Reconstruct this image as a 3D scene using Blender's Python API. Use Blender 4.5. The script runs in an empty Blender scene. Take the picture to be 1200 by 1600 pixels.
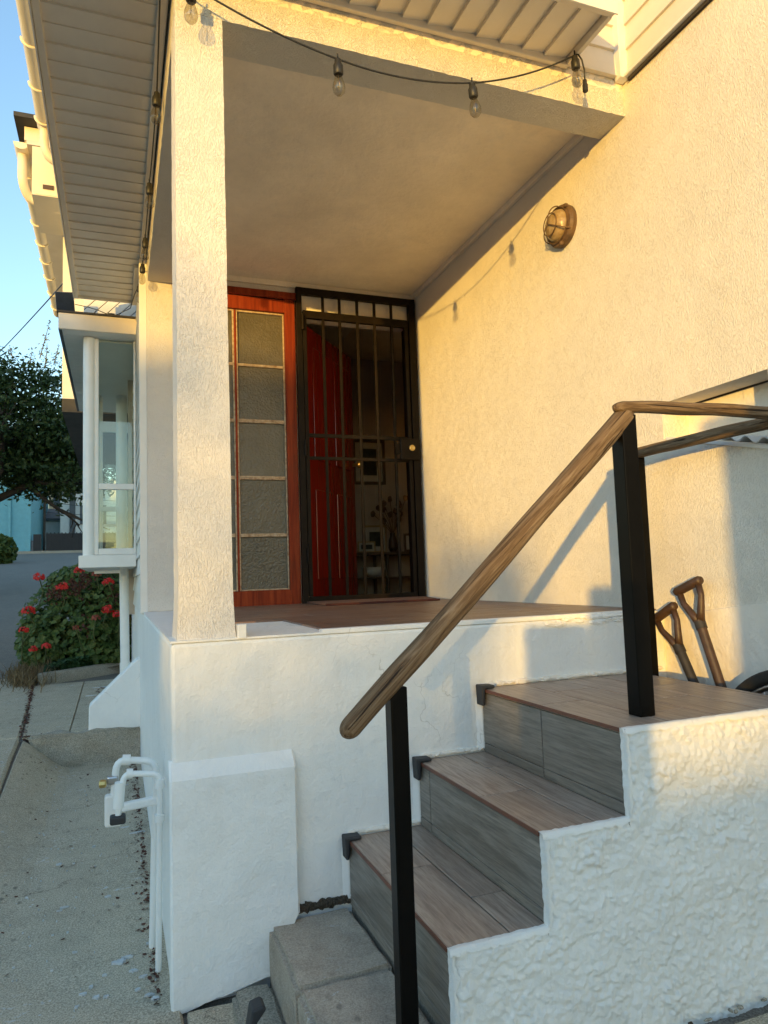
import bpy, bmesh, math, random
from math import radians, sin, cos, pi
from mathutils import Vector, Matrix, noise

random.seed(7)
SC = bpy.context.scene
COL = SC.collection

# ------------------------------------------------------------------ camera
YAW, PITCH, ROLL = .3616, .0868, -.0342
CAMPOS = Vector((-.1448, -2.154, .1715))
fw = Vector((sin(YAW)*cos(PITCH), cos(YAW)*cos(PITCH), sin(PITCH)))
rt0 = Vector((cos(YAW), -sin(YAW), 0)); up0 = rt0.cross(fw)
rt = cos(ROLL)*rt0 + sin(ROLL)*up0; upv = -sin(ROLL)*rt0 + cos(ROLL)*up0
cam = bpy.data.cameras.new('camera'); co = bpy.data.objects.new('camera', cam); COL.objects.link(co)
cam.sensor_fit = 'VERTICAL'; cam.sensor_height = 36; cam.lens = 1109.65/1600*36
cam.clip_start = .02; cam.clip_end = 2000
M4 = Matrix((rt, upv, -fw)).transposed().to_4x4(); M4.translation = CAMPOS
co.matrix_world = M4
SC.camera = co
# ------------------------------------------------------------------ light
SUN_EL = radians(2.1)
sx, sy = -.601, -.799                      # horizontal direction towards the sun
SUN_ROT = math.atan2(sx, sy)
world = bpy.data.worlds.new('World'); SC.world = world; world.use_nodes = True
wn = world.node_tree.nodes; wl = world.node_tree.links
sky = wn.new('ShaderNodeTexSky'); sky.sky_type = 'NISHITA'; sky.sun_disc = False
sky.sun_elevation = radians(2.4); sky.sun_rotation = SUN_ROT
sky.altitude = 0; sky.air_density = 1.0; sky.dust_density = .14; sky.ozone_density = 2.0
bg = wn['Background']; bg.inputs['Strength'].default_value = .15
wl.new(sky.outputs[0], bg.inputs['Color'])
sl = bpy.data.lights.new('sun', 'SUN'); so = bpy.data.objects.new('sun', sl); COL.objects.link(so)
sl.energy = .75; sl.angle = radians(.55); sl.color = (1, .60, .13)
ld = Vector((-sx*cos(SUN_EL), -sy*cos(SUN_EL), -sin(SUN_EL)))
so.rotation_euler = ld.to_track_quat('-Z', 'Y').to_euler(); so.location = (-6, -8, 5)
vs = SC.view_settings; vs.view_transform = 'Standard'; vs.look = 'None'; vs.gamma = 1; vs.use_curve_mapping = False
vs.exposure = 2.80
SC.cycles.use_denoising = True
SC.cycles.max_bounces = 12; SC.cycles.diffuse_bounces = 8; SC.cycles.transparent_max_bounces = 12
SC.cycles.caustics_reflective = False; SC.cycles.caustics_refractive = False

# ------------------------------------------------------------------ helpers
def tag(o, label=None, cat=None, group=None, kind=None):
    if label: o['label'] = label
    if cat: o['category'] = cat
    if group: o['group'] = group
    if kind: o['kind'] = kind
    return o
def empty(name, loc=(0, 0, 0), label=None, cat=None, group=None, parent=None):
    o = bpy.data.objects.new(name, None); COL.objects.link(o); o.location = loc
    o.empty_display_size = .1
    if parent: o.parent = parent
    return tag(o, label, cat, group)
class MB:
    def __init__(s): s.v = []; s.f = []
    def add(s, vs, fs):
        n = len(s.v); s.v += [tuple(v) for v in vs]; s.f += [tuple(i+n for i in f) for f in fs]; return s
    def box(s, x0, x1, y0, y1, z0, z1):
        return s.add([(x0,y0,z0),(x1,y0,z0),(x1,y1,z0),(x0,y1,z0),(x0,y0,z1),(x1,y0,z1),(x1,y1,z1),(x0,y1,z1)],
                     [(0,3,2,1),(4,5,6,7),(0,1,5,4),(1,2,6,5),(2,3,7,6),(3,0,4,7)])
    def bar(s, a, b, w, h, upx=(0, 0, 1)):
        a = Vector(a); b = Vector(b); d = (b-a).normalized(); u = Vector(upx)
        if abs(d.dot(u)) > .98: u = Vector((0, 1, 0))
        r = d.cross(u).normalized(); u = r.cross(d)
        vs = []
        for p in (a, b):
            for i, j in ((-1,-1),(1,-1),(1,1),(-1,1)): vs.append(p + r*(i*w/2) + u*(j*h/2))
        return s.add(vs, [(0,1,2,3)[::-1],(4,5,6,7),(0,1,5,4),(1,2,6,5),(2,3,7,6),(3,0,4,7)])
    def prism(s, poly, lo, hi, axis='z'):
        # poly: list of 2D points (ccw); axis: extrusion axis
        n = len(poly); vs = []
        for k in (lo, hi):
            for a, b in poly:
                vs.append({'z':(a,b,k),'y':(a,k,b),'x':(k,a,b)}[axis])
        fs = [tuple(range(n))[::-1], tuple(range(n, 2*n))]
        for i in range(n):
            j = (i+1) % n; fs.append((i, j, j+n, i+n))
        return s.add(vs, fs)
    def tube(s, pts, r, n=8, caps=True, closed=False):
        pts = [Vector(p) for p in pts]; m = len(pts)
        rr = r if isinstance(r, (list, tuple)) else [r]*m
        base = len(s.v); prev = None
        for i, p in enumerate(pts):
            if closed: d = pts[(i+1) % m]-pts[i-1]
            else: d = pts[min(i+1, m-1)]-pts[max(i-1, 0)]
            d.normalize()
            if prev is None:
                u = Vector((0, 0, 1)) if abs(d.z) < .9 else Vector((1, 0, 0))
                u = (u - d*u.dot(d)).normalized()
            else:
                u = prev - d*prev.dot(d)
                u = u.normalized() if u.length > 1e-6 else d.orthogonal().normalized()
            prev = u; w = d.cross(u)
            for k in range(n):
                a = 2*pi*k/n; s.v.append(tuple(p + (u*cos(a)+w*sin(a))*rr[i]))
        for i in range(m if closed else m-1):
            j = (i+1) % m
            for k in range(n):
                l = (k+1) % n
                s.f.append((base+i*n+k, base+i*n+l, base+j*n+l, base+j*n+k))
        if caps and not closed:
            s.f.append(tuple(base+k for k in range(n))[::-1]); s.f.append(tuple(base+(m-1)*n+k for k in range(n)))
        return s
    def lathe(s, prof, c=(0, 0, 0), ax=(0, 0, 1), n=16):
        c = Vector(c); ax = Vector(ax).normalized(); u = ax.orthogonal().normalized(); w = ax.cross(u)
        base = len(s.v)
        for r, h in prof:
            for k in range(n):
                a = 2*pi*k/n; s.v.append(tuple(c + ax*h + (u*cos(a)+w*sin(a))*max(r, 1e-5)))
        for i in range(len(prof)-1):
            for k in range(n):
                l = (k+1) % n
                s.f.append((base+i*n+k, base+i*n+l, base+(i+1)*n+l, base+(i+1)*n+k))
        s.f.append(tuple(base+k for k in range(n))[::-1]); s.f.append(tuple(base+(len(prof)-1)*n+k for k in range(n)))
        return s
    def grid(s, fn, us, vs_):
        base = len(s.v); nu, nv = len(us), len(vs_)
        for a in us:
            for b in vs_: s.v.append(tuple(fn(a, b)))
        for i in range(nu-1):
            for j in range(nv-1):
                s.f.append((base+i*nv+j, base+(i+1)*nv+j, base+(i+1)*nv+j+1, base+i*nv+j+1))
        return s
    def mesh(s, name):
        me = bpy.data.meshes.new(name); me.from_pydata(s.v, [], s.f); me.update()
        return me
    def build(s, name, mat, parent=None, smooth=False, bevel=0, seg=2, fixn=True, angle=None):
        me = s.mesh(name)
        if fixn:
            bm = bmesh.new(); bm.from_mesh(me); bmesh.ops.recalc_face_normals(bm, faces=bm.faces); bm.to_mesh(me); bm.free()
        o = bpy.data.objects.new(name, me); COL.objects.link(o)
        me.materials.append(mat)
        if smooth:
            me.polygons.foreach_set('use_smooth', [True]*len(me.polygons))
            if angle: me.set_sharp_from_angle(angle=angle)
        if bevel:
            b = o.modifiers.new('bevel', 'BEVEL'); b.width = bevel; b.segments = seg; b.limit_method = 'ANGLE'; b.angle_limit = .6
        if parent: o.parent = parent; o.matrix_parent_inverse = Matrix.Translation(-parent_loc(parent)) if parent.type == 'EMPTY' else Matrix.Identity(4)
        return o
def parent_loc(p):
    v = Vector((0, 0, 0))
    while p is not None:
        if p.type == 'EMPTY': v += Vector(p.location)
        p = p.parent
    return v
def lerp(a, b, t): return a+(b-a)*t
def arange(a, b, n): return [a+(b-a)*i/(n-1) for i in range(n)]

# ------------------------------------------------------------------ materials
class NT:
    def __init__(s, name):
        s.m = bpy.data.materials.new(name); s.m.use_nodes = True
        s.t = s.m.node_tree; s.n = s.t.nodes; s.l = s.t.links
        s.p = s.n['Principled BSDF']; s.out = s.n['Material Output']
        s.tc = s.n.new('ShaderNodeTexCoord'); s.co = s.tc.outputs['Object']
    def map(s, scale=(1, 1, 1), loc=(0, 0, 0), rot=(0, 0, 0), co=None):
        n = s.n.new('ShaderNodeMapping'); n.inputs['Scale'].default_value = scale; n.inputs['Location'].default_value = loc
        n.inputs['Rotation'].default_value = rot
        s.l.new(co or s.co, n.inputs['Vector']); return n.outputs[0]
    def noise(s, vec, scale, detail=4, rough=.5, dist=0, col=False):
        n = s.n.new('ShaderNodeTexNoise'); n.inputs['Scale'].default_value = scale; n.inputs['Detail'].default_value = detail
        n.inputs['Roughness'].default_value = rough; n.inputs['Distortion'].default_value = dist
        s.l.new(vec, n.inputs['Vector']); return n.outputs['Color' if col else 'Fac']
    def voro(s, vec, scale, feat='F1', out='Distance', rnd=1):
        n = s.n.new('ShaderNodeTexVoronoi'); n.feature = feat; n.inputs['Scale'].default_value = scale
        n.inputs['Randomness'].default_value = rnd
        s.l.new(vec, n.inputs['Vector']); return n.outputs[out]
    def ramp(s, fac, stops, interp='LINEAR'):
        n = s.n.new('ShaderNodeValToRGB'); cr = n.color_ramp; cr.interpolation = interp
        while len(cr.elements) < len(stops): cr.elements.new(.5)
        for e, (p, c) in zip(cr.elements, stops):
            e.position = p; e.color = (*c, 1) if len(c) == 3 else c
        s.l.new(fac, n.inputs[0]); return n.outputs[0]
    def mix(s, fac, a, b, mode='MIX'):
        n = s.n.new('ShaderNodeMix'); n.data_type = 'RGBA'; n.blend_type = mode
        for sock, v in ((n.inputs[0], fac), (n.inputs[6], a), (n.inputs[7], b)):
            if isinstance(v, bpy.types.NodeSocket): s.l.new(v, sock)
            elif isinstance(v, (int, float)): sock.default_value = v
            else: sock.default_value = (*v, 1)
        return n.outputs[2]
    def math(s, op, a, b=0):
        n = s.n.new('ShaderNodeMath'); n.operation = op
        for sock, v in ((n.inputs[0], a), (n.inputs[1], b)):
            if isinstance(v, bpy.types.NodeSocket): s.l.new(v, sock)
            else: sock.default_value = v
        return n.outputs[0]
    def bump(s, h, dist=.005, strength=1, prev=None):
        n = s.n.new('ShaderNodeBump'); n.inputs['Distance'].default_value = dist; n.inputs['Strength'].default_value = strength
        s.l.new(h, n.inputs['Height'])
        if prev: s.l.new(prev, n.inputs['Normal'])
        return n.outputs[0]
    def set(s, base=None, rough=None, metal=None, normal=None, spec=None, **kw):
        def put(name, v):
            if v is None: return
            i = s.p.inputs[name]
            if isinstance(v, bpy.types.NodeSocket): s.l.new(v, i)
            elif isinstance(v, (tuple, list)): i.default_value = (*v, 1) if len(v) == 3 else v
            else: i.default_value = v
        put('Base Color', base); put('Roughness', rough); put('Metallic', metal); put('Normal', normal); put('Specular IOR Level', spec)
        for k, v in kw.items(): put(k.replace('_', ' '), v)
        return s.m
MAT = {}
def paint(name, c, rough=.5, var=.12, scale=6, bump=.0006, bscale=90, spec=.5, metal=0):
    t = NT(name); n = t.noise(t.co, scale, 5, .6)
    d = tuple(x*(1-var) for x in c); h = tuple(min(1, x*(1+var*.4)) for x in c)
    base = t.ramp(n, [(.3, d), (.7, h)])
    nb = t.noise(t.co, bscale, 3, .6)
    MAT[name] = t.set(base, rough, metal, t.bump(nb, bump, .8), spec); return MAT[name]

def stucco(name, c, sc=(1, 1, .38), scale=250, dist=.0019, dirt=None, var=.11):
    t = NT(name); v = t.map(sc)
    wob = t.noise(t.co, 14, 3, .6)
    a = t.noise(v, scale, 2.5, .55, .8)
    a = t.ramp(a, [(.36, (0, 0, 0)), (.50, (.75,)*3), (.64, (1,)*3)])
    fine = t.noise(t.co, 420, 2, .6)
    hgt = t.math('ADD', t.math('MULTIPLY', a, t.math('ADD', wob, .35)), t.math('MULTIPLY', fine, .12))
    nb = t.bump(hgt, dist, 1)
    und = t.noise(t.co, 2.2, 3, .5); nb = t.bump(und, .02, .5, nb); nb = t.bump(t.noise(t.co, 11, 3, .6), .004, .5, nb)
    big = t.noise(t.co, 1.7, 6, .72)
    base = t.ramp(big, [(.3, tuple(x*(1-var) for x in c)), (.68, c)])
    if dirt:
        g = t.noise(t.map((1, 1, .5)), 9, 6, .7)
        base = t.mix(t.ramp(g, [(.62, (0,)*3), (.78, (1,)*3)]), base, dirt)
    pk = t.noise(t.co, 55, 3, .7); gt_ = t.noise(t.map((1, 1, 1), (3, 7, 1)), 3.2, 3, .6)
    base = t.mix(t.math('MULTIPLY', t.ramp(pk, [(.70, (0,)*3), (.76, (.5,)*3)]), t.ramp(gt_, [(.5, (0,)*3), (.62, (1,)*3)])), base, tuple(x*.5 for x in c))
    MAT[name] = t.set(base, .8, 0, nb, .25); return MAT[name]
stucco('stucco_wall', (.86, .80, .69))
stucco('stucco_column', (.78, .745, .69), sc=(1, 1, .45), scale=230, dist=.0022)
stucco('stucco_beam', (.80, .75, .64), sc=(1, 1, 1), scale=220, dist=.0028)
def smooth_plaster(name, c, dirtc=(.42, .36, .27), zlow=-.75, dirtamt=1.0, var=.92):
    t = NT(name)
    big = t.noise(t.co, 2.5, 5, .65); base = t.ramp(big, [(.3, tuple(x*var for x in c)), (.7, c)])
    br = t.noise(t.map((22, 22, 5)), 5, 4, .6)
    base = t.mix(t.ramp(br, [(.55, (0,)*3), (.9, (.16,)*3)]), base, (.55, .56, .55))
    sp = t.noise(t.co, 26, 5, .75)
    base = t.mix(t.ramp(sp, [(.68, (0,)*3), (.76, (.55*dirtamt,)*3)]), base, dirtc)
    wv = t.n.new('ShaderNodeVectorMath'); wv.operation = 'MULTIPLY_ADD'; t.l.new(t.noise(t.co, 5, 4, .6, col=True), wv.inputs[0]); wv.inputs[1].default_value = (.25,)*3; t.l.new(t.co, wv.inputs[2])
    ce = t.voro(wv.outputs[0], 2.3, 'DISTANCE_TO_EDGE'); cg = t.noise(t.map((1, 1, 1), (4, 1, 2)), 1.9, 3, .6)
    ck = t.math('MULTIPLY', t.ramp(ce, [(.0, (1,)*3), (.0045, (0,)*3)]), t.ramp(cg, [(.53, (0,)*3), (.60, (1,)*3)]))
    base = t.mix(t.math('MULTIPLY', ck, .5*dirtamt), base, (.30, .27, .22))
    rs = t.noise(t.map((9, 9, .8)), 2.2, 5, .7); rg2 = t.noise(t.map((1, 1, 1), (8, 3, 5)), 1.4, 3, .6)
    base = t.mix(t.math('MULTIPLY', t.ramp(rs, [(.48, (0,)*3), (.74, (.38,)*3)]), t.ramp(rg2, [(.4, (0,)*3), (.65, (1,)*3)])), base, (.60, .575, .52))
    h1 = t.noise(t.co, 9, 5, .65); h2 = t.noise(t.map((16, 16, 4)), 6, 3, .6)
    nb = t.bump(h1, .012, .8); nb = t.bump(t.noise(t.co, 32, 4, .65), .0035, .8, nb); nb = t.bump(ck, .004, -.6, nb); nb = t.bump(h2, .0014, .35, nb); nb = t.bump(t.noise(t.co, 190, 2), .0008, .7, nb)
    MAT[name] = t.set(base, .55, 0, nb, .4); return MAT[name]
smooth_plaster('plaster_white', (.86, .855, .82))
smooth_plaster('plaster_band', (.85, .79, .69), dirtamt=.5)
smooth_plaster('ceiling_plaster', (.97, .86, .69), dirtamt=.0, var=.80)
def roughcast():
    t = NT('roughcast_white')
    c = (.85, .845, .80)
    big = t.noise(t.co, 4, 5, .6); base = t.ramp(big, [(.3, tuple(x*.9 for x in c)), (.7, c)])
    g = t.noise(t.map((1, 1, 2.2)), 11, 7, .72)
    base = t.mix(t.ramp(g, [(.64, (0,)*3), (.74, (.55,)*3)]), base, (.46, .40, .29))
    nb = t.bump(t.noise(t.co, 150, 5, .75), .003, 1)
    MAT['roughcast_white'] = t.set(base, .7, 0, nb, .3)
roughcast()
paint('white_trim', (.78, .77, .73), .4, .08)
paint('white_pvc', (.80, .81, .78), .35, .06)
paint('cream_pvc', (.80, .72, .56), .4, .06)
paint('vinyl_cream', (.74, .67, .56), .45, .10, 4)
paint('vinyl_white', (.76, .75, .70), .45, .08, 4)
paint('black_metal', (.004, .0036, .0032), .35, .3, 20, .0004, 60, .10)
paint('gate_metal', (.012, .008, .005), .5, .4, 18, .0006, 60, .12)
paint('black_rubber', (.03, .03, .032), .6, .3)
paint('dark_roof', (.05, .048, .045), .8, .3)
paint('brass', (.65, .46, .17), .35, .2, 20, .0003, 60, .5, .9)
paint('cable_black', (.02, .02, .02), .5, .2)
paint('red_trim_strip', (.16, .055, .03), .5, .3)
paint('dark_gap', (.05, .042, .035), .9, .3)
paint('interior_wall', (.48, .41, .33), .8, .08)
paint('interior_wood', (.10, .06, .035), .5, .3)
paint('gold_frame', (.40, .28, .12), .45, .3)
paint('mat_paper', (.50, .47, .40), .7, .1)
paint('photo_dark', (.05, .055, .045), .4, .7, 30)
paint('ceramic_white', (.70, .68, .62), .3, .05)
paint('dried_flower', (.16, .09, .045), .8, .5, 60)
paint('rusty_lamp', (.15, .085, .04), .6, .5, 30, .001, 80)
paint('tool_wood', (.062, .031, .014), .5, .5, 30, .0008, 120)
paint('tool_iron', (.025, .02, .015), .6, .5, 40, .001, 100)
paint('tyre', (.022, .02, .017), .85, .4, 40, .001, 100)
paint('chrome', (.5, .5, .5), .3, .1, 20, .0002, 60, .5, 1)
paint('solar_cell', (.012, .02, .04), .15, .3, 30, 0)
paint('blue_wall', (.16, .40, .46), .8, .12)
paint('far_white', (.70, .70, .66), .8, .08)
paint('far_beige', (.62, .45, .26), .8, .1)
paint('far_grey', (.09, .10, .11), .6, .2)
paint('far_gate', (.012, .012, .013), .6, .3)
paint('pole_wood', (.05, .04, .03), .9, .3)
paint('bark', (.055, .04, .028), .95, .5, 14, .01, 30)
paint('stem_green', (.10, .12, .04), .8, .4)
paint('flower_red', (.60, .012, .006), .6, .35, 40)
paint('flower_faded', (.28, .06, .03), .7, .4, 40)
paint('dry_grass', (.20, .14, .065), .9, .5, 40)
paint('dry_leaf', (.10, .035, .02), .8, .4, 40)
paint('brick_red', (.22, .085, .05), .9, .3)
paint('paint_flake', (.52, .54, .54), .8, .3, 40)

def leafmat(name, a, b, c):
    t = NT(name)
    n = t.noise(t.co, 7, 3, .6); n2 = t.noise(t.co, 45, 2, .6)
    base = t.ramp(t.math('ADD', t.math('MULTIPLY', n, .6), t.math('MULTIPLY', n2, .4)), [(.36, a), (.5, b), (.66, c)])
    t.set(base, .55, 0, None, .35)
    tr = t.n.new('ShaderNodeBsdfTranslucent'); t.l.new(base, tr.inputs[0])
    mx = t.n.new('ShaderNodeMixShader'); mx.inputs[0].default_value = .25
    t.l.new(t.p.outputs[0], mx.inputs[1]); t.l.new(tr.outputs[0], mx.inputs[2]); t.l.new(mx.outputs[0], t.out.inputs[0])
    MAT[name] = t.m
leafmat('leaf_tree', (.016, .034, .008), (.034, .066, .016), (.075, .115, .034))
leafmat('leaf_geranium', (.035, .07, .018), (.075, .13, .03), (.19, .20, .055))
leafmat('leaf_ground', (.02, .05, .02), (.035, .085, .03), (.06, .12, .04))
leafmat('leaf_twig', (.09, .09, .03), (.13, .12, .04), (.20, .16, .06))

def woodtile(name, c1, c2, c3, ax, seed):
    t = NT(name)
    sc = {'y': (26, 1.6, 26), 'x': (1.6, 26, 26)}[ax]
    oi = t.n.new('ShaderNodeObjectInfo')
    loc = t.n.new('ShaderNodeCombineXYZ'); 
    r = t.math('MULTIPLY', oi.outputs['Random'], 37.)
    t.l.new(r, loc.inputs[0]); t.l.new(r, loc.inputs[1])
    ad = t.n.new('ShaderNodeVectorMath'); ad.operation = 'ADD'
    t.l.new(t.co, ad.inputs[0]); t.l.new(loc.outputs[0], ad.inputs[1])
    v = t.map(sc, co=ad.outputs[0])
    g = t.noise(v, 1.3, 6, .62, 1.4)
    base = t.ramp(g, [(.30, c1), (.5, c2), (.72, c3)])
    fn = t.noise(v, 7, 4, .7)
    base = t.mix(t.ramp(fn, [(.35, (.55,)*3), (.55, (0,)*3)]), base, tuple(x*.55 for x in c1))
    base = t.mix(t.ramp(oi.outputs['Random'], [(0, (0,)*3), (1, (.45,)*3)]), base, tuple(x*.8 for x in c1))
    big = t.noise(t.co, 5, 3)
    base = t.mix(t.ramp(big, [(.4, (0,)*3), (.8, (.25,)*3)]), base, (.30, .29, .27))
    nb = t.bump(fn, .0008, .7)
    MAT[name] = t.set(base, t.ramp(fn, [(.3, (.5,)*3), (.7, (.33,)*3)]), 0, nb, .5)
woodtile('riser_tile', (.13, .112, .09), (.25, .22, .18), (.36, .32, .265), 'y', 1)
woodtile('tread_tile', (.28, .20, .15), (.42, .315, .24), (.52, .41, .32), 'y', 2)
woodtile('porch_tile', (.15, .080, .052), (.25, .14, .092), (.33, .20, .14), 'x', 3)

def driftwood(name, axis_rot):
    t = NT(name)
    rv = t.map(rot=axis_rot); v = t.map((3.2, 75, 75), co=rv)
    g = t.noise(v, 1.6, 7, .65, .8)
    base = t.ramp(g, [(.28, (.07, .042, .022)), (.44, (.135, .085, .045)), (.56, (.20, .135, .078)), (.75, (.30, .225, .145))])
    v2 = t.map((1.6, 95, 95), co=rv); cr = t.noise(v2, 1.1, 5, .6, .4)
    crk = t.ramp(cr, [(.34, (1,)*3), (.40, (0,)*3)])
    base = t.mix(crk, base, (.03, .018, .01))
    h = t.math('SUBTRACT', g, t.math('MULTIPLY', crk, .8))
    MAT[name] = t.set(base, .75, 0, t.bump(h, .006, .9), .25)
driftwood('driftwood_diag', (0, math.atan2(.775, .845), 0))
driftwood('driftwood_x', (0, 0, 0))
driftwood('driftwood_y', (0, 0, pi/2))

def redwood():
    t = NT('red_wood')
    v = t.map((24, 24, 1.4)); g = t.noise(v, 1.6, 6, .65, .8)
    base = t.ramp(g, [(.3, (.11, .012, .003)), (.5, (.22, .030, .007)), (.75, (.31, .055, .014))])
    w = t.noise(t.map((1, 1, .6)), 5, 5, .7)
    base = t.mix(t.ramp(w, [(.55, (0,)*3), (.75, (.6,)*3)]), base, (.11, .030, .010))
    MAT['red_wood'] = t.set(base, .55, 0, t.bump(g, .001, .7), .18)
    t = NT('red_door')
    v = t.map((30, 30, 1.2)); g = t.noise(v, 1.6, 5, .6, .5)
    base = t.ramp(g, [(.3, (.12, .006, .003)), (.7, (.22, .013, .006))])
    MAT['red_door'] = t.set(base, .2, 0, t.bump(g, .0012, .6), .5)
    t = NT('putty_wood')
    g = t.noise(t.co, 30, 5, .7)
    base = t.ramp(g, [(.3, (.22, .11, .05)), (.5, (.46, .34, .22)), (.7, (.60, .50, .36))])
    MAT['putty_wood'] = t.set(base, .7, 0, t.bump(g, .003, .8), .3)
redwood()

def concrete(name, c, spots=True, wear=1.0, grit=.55):
    t = NT(name)
    big = t.noise(t.co, 1.3, 6, .65); med = t.noise(t.co, 9, 6, .7); fine = t.noise(t.co, 190, 4, .8)
    base = t.ramp(big, [(.28, tuple(x*.62 for x in c)), (.5, c), (.72, tuple(x*1.28 for x in c))])
    base = t.mix(.55, base, t.ramp(med, [(.3, tuple(x*.55 for x in c)), (.7, tuple(x*1.4 for x in c))]))
    base = t.mix(grit, base, t.ramp(fine, [(.40, tuple(x*.28 for x in c)), (.5, c), (.60, tuple(x*1.7 for x in c))]))
    if spots:
        v = t.voro(t.map((1, 1, 1)), 34, 'F1'); gate = t.noise(t.co, 4.0, 4, .7)
        m = t.math('MULTIPLY', t.ramp(v, [(.10, (1,)*3), (.16, (0,)*3)]), t.ramp(gate, [(.56, (0,)*3), (.62, (1,)*3)]))
        base = t.mix(m, base, (.60, .62, .62))
        v2 = t.voro(t.map((1, .6, 1), (3, 1, 0)), 26, 'F1'); g2 = t.noise(t.map((1, 1, 1), (5, 2, 0)), 2.6, 4, .7)
        m2 = t.math('MULTIPLY', t.ramp(v2, [(.12, (.8,)*3), (.28, (0,)*3)]), t.ramp(g2, [(.5, (0,)*3), (.62, (1,)*3)]))
        base = t.mix(m2, base, tuple(x*.35 for x in c))
        sp = t.noise(t.map((1, 1.6, 1)), 22, 6, .72, .6); sg_ = t.noise(t.map((1, 1, 1), (2.2, .35, 0)), 3.4, 4, .65)
        base = t.mix(t.math('MULTIPLY', t.ramp(sp, [(.585, (0,)*3), (.61, (.85,)*3)]), t.ramp(sg_, [(.56, (0,)*3), (.63, (1,)*3)])), base, (.56, .575, .57))
        wv = t.n.new('ShaderNodeVectorMath'); wv.operation = 'MULTIPLY_ADD'; t.l.new(t.noise(t.co, 6, 5, .65, col=True), wv.inputs[0]); wv.inputs[1].default_value = (.22,)*3; t.l.new(t.co, wv.inputs[2])
        ce = t.voro(wv.outputs[0], 1.1, 'DISTANCE_TO_EDGE'); cg = t.noise(t.map((1, 1, 1), (4, 1, 2)), 1.3, 3, .6)
        base = t.mix(t.math('MULTIPLY', t.ramp(ce, [(.0, (.8,)*3), (.004, (0,)*3)]), t.ramp(cg, [(.47, (0,)*3), (.55, (1,)*3)])), base, tuple(x*.25 for x in c))
        v3 = t.voro(t.co, 160, 'F1')
        base = t.mix(t.ramp(v3, [(.12, (.55,)*3), (.22, (0,)*3)]), base, tuple(x*.4 for x in c))
    nb = t.bump(med, .012*wear, .7); nb = t.bump(fine, .0022, .9, nb)
    MAT[name] = t.set(base, .9, 0, nb, .2); return MAT[name]
concrete('concrete_walk', (.45, .39, .29))
concrete('concrete_step', (.42, .36, .285), True, .6, .28)
concrete('concrete_kerb', (.33, .30, .24), False)
concrete('asphalt_drive', (.19, .175, .15), False, .5)
concrete('soil', (.07, .055, .04), False, 2)

def glass(name, tint, gloss=.12, rough=.02, bump=0, dens=0):
    t = NT(name); t.n.remove(t.p)
    tr = t.n.new('ShaderNodeBsdfTransparent'); tr.inputs[0].default_value = (*tint, 1)
    gl = t.n.new('ShaderNodeBsdfGlossy'); gl.inputs['Roughness'].default_value = rough
    lw = t.n.new('ShaderNodeLayerWeight'); lw.inputs[0].default_value = .5
    mx = t.n.new('ShaderNodeMixShader')
    f = t.math('ADD', t.math('MULTIPLY', t.math('POWER', lw.outputs['Facing'], 3.0), .6), gloss); t.l.new(f, mx.inputs[0])
    t.l.new(tr.outputs[0], mx.inputs[1]); t.l.new(gl.outputs[0], mx.inputs[2])
    if bump:
        n = t.bump(t.noise(t.co, 70, 3, .6), bump, 1); t.l.new(n, gl.inputs['Normal'])
    t.l.new(mx.outputs[0], t.out.inputs[0]); MAT[name] = t.m
glass('clear_glass', (.88, .92, .90), .05)
glass('bulb_glass', (.80, .775, .70), .07)
t = NT('lamp_glass'); MAT['lamp_glass'] = t.set(t.ramp(t.noise(t.co, 40, 3), [(.3, (.42, .28, .12)), (.7, (.62, .45, .24))]), .22, 0, t.bump(t.noise(t.map((1, 1, 30)), 9, 1), .003, .6), .5, Transmission_Weight=.35)
def frosted():
    t = NT('frosted_glass')
    h = t.voro(t.co, 85, 'SMOOTH_F1'); n = t.noise(t.co, 120, 2, .6)
    g = t.noise(t.co, 6, 4, .7)
    base = t.ramp(g, [(.3, (.095, .085, .06)), (.7, (.16, .145, .11))])
    oi = t.n.new('ShaderNodeObjectInfo'); base = t.mix(t.ramp(oi.outputs['Random'], [(0, (0,)*3), (1, (.6,)*3)]), base, (.20, .17, .115))
    nb = t.bump(t.math('ADD', h, t.math('MULTIPLY', n, .4)), .0035, 1)
    MAT['frosted_glass'] = t.set(base, .24, 0, nb, .5, Transmission_Weight=.25, IOR=1.45)
frosted()
t = NT('filament'); MAT['filament'] = t.set((.45, .33, .15), .3, .8)

# ------------------------------------------------------------------ main dimensions
W, D = 1.781, 2.236            # side wall plane, back wall plane
CX0, CX1, CY0, CY1 = .03, .178, .03, .19      # column
BZ, CZ = 1.979, 2.079          # beam underside, ceiling
ZL, Z2, Z1, ZS = -.218, -.424, -.624, -.82    # landing, tread 2, tread 1, concrete step
S3, S2, S1, SN = .9925, .755, .515, -.728

def sstep(a, b, x):
    t = max(0, min(1, (x-a)/(b-a))); return t*t*(3-2*t)
def gh(x, y):
    z = -.985 + .075*sstep(.35, 1.0, x)*(1-sstep(-1, 3, y)*0)
    up_ = .205*sstep(.2, 3.1, y)
    if y < 2.96: up_ *= 1-sstep(-.74, -.42, x)
    z += up_ if y < 2.96 else .205
    z += .04*sstep(3.2, 6, y)
    if y > 6: z += (y-6)*.094 if y < 33 else 27*.094
    if y < -4: z += 0
    return z

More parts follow.
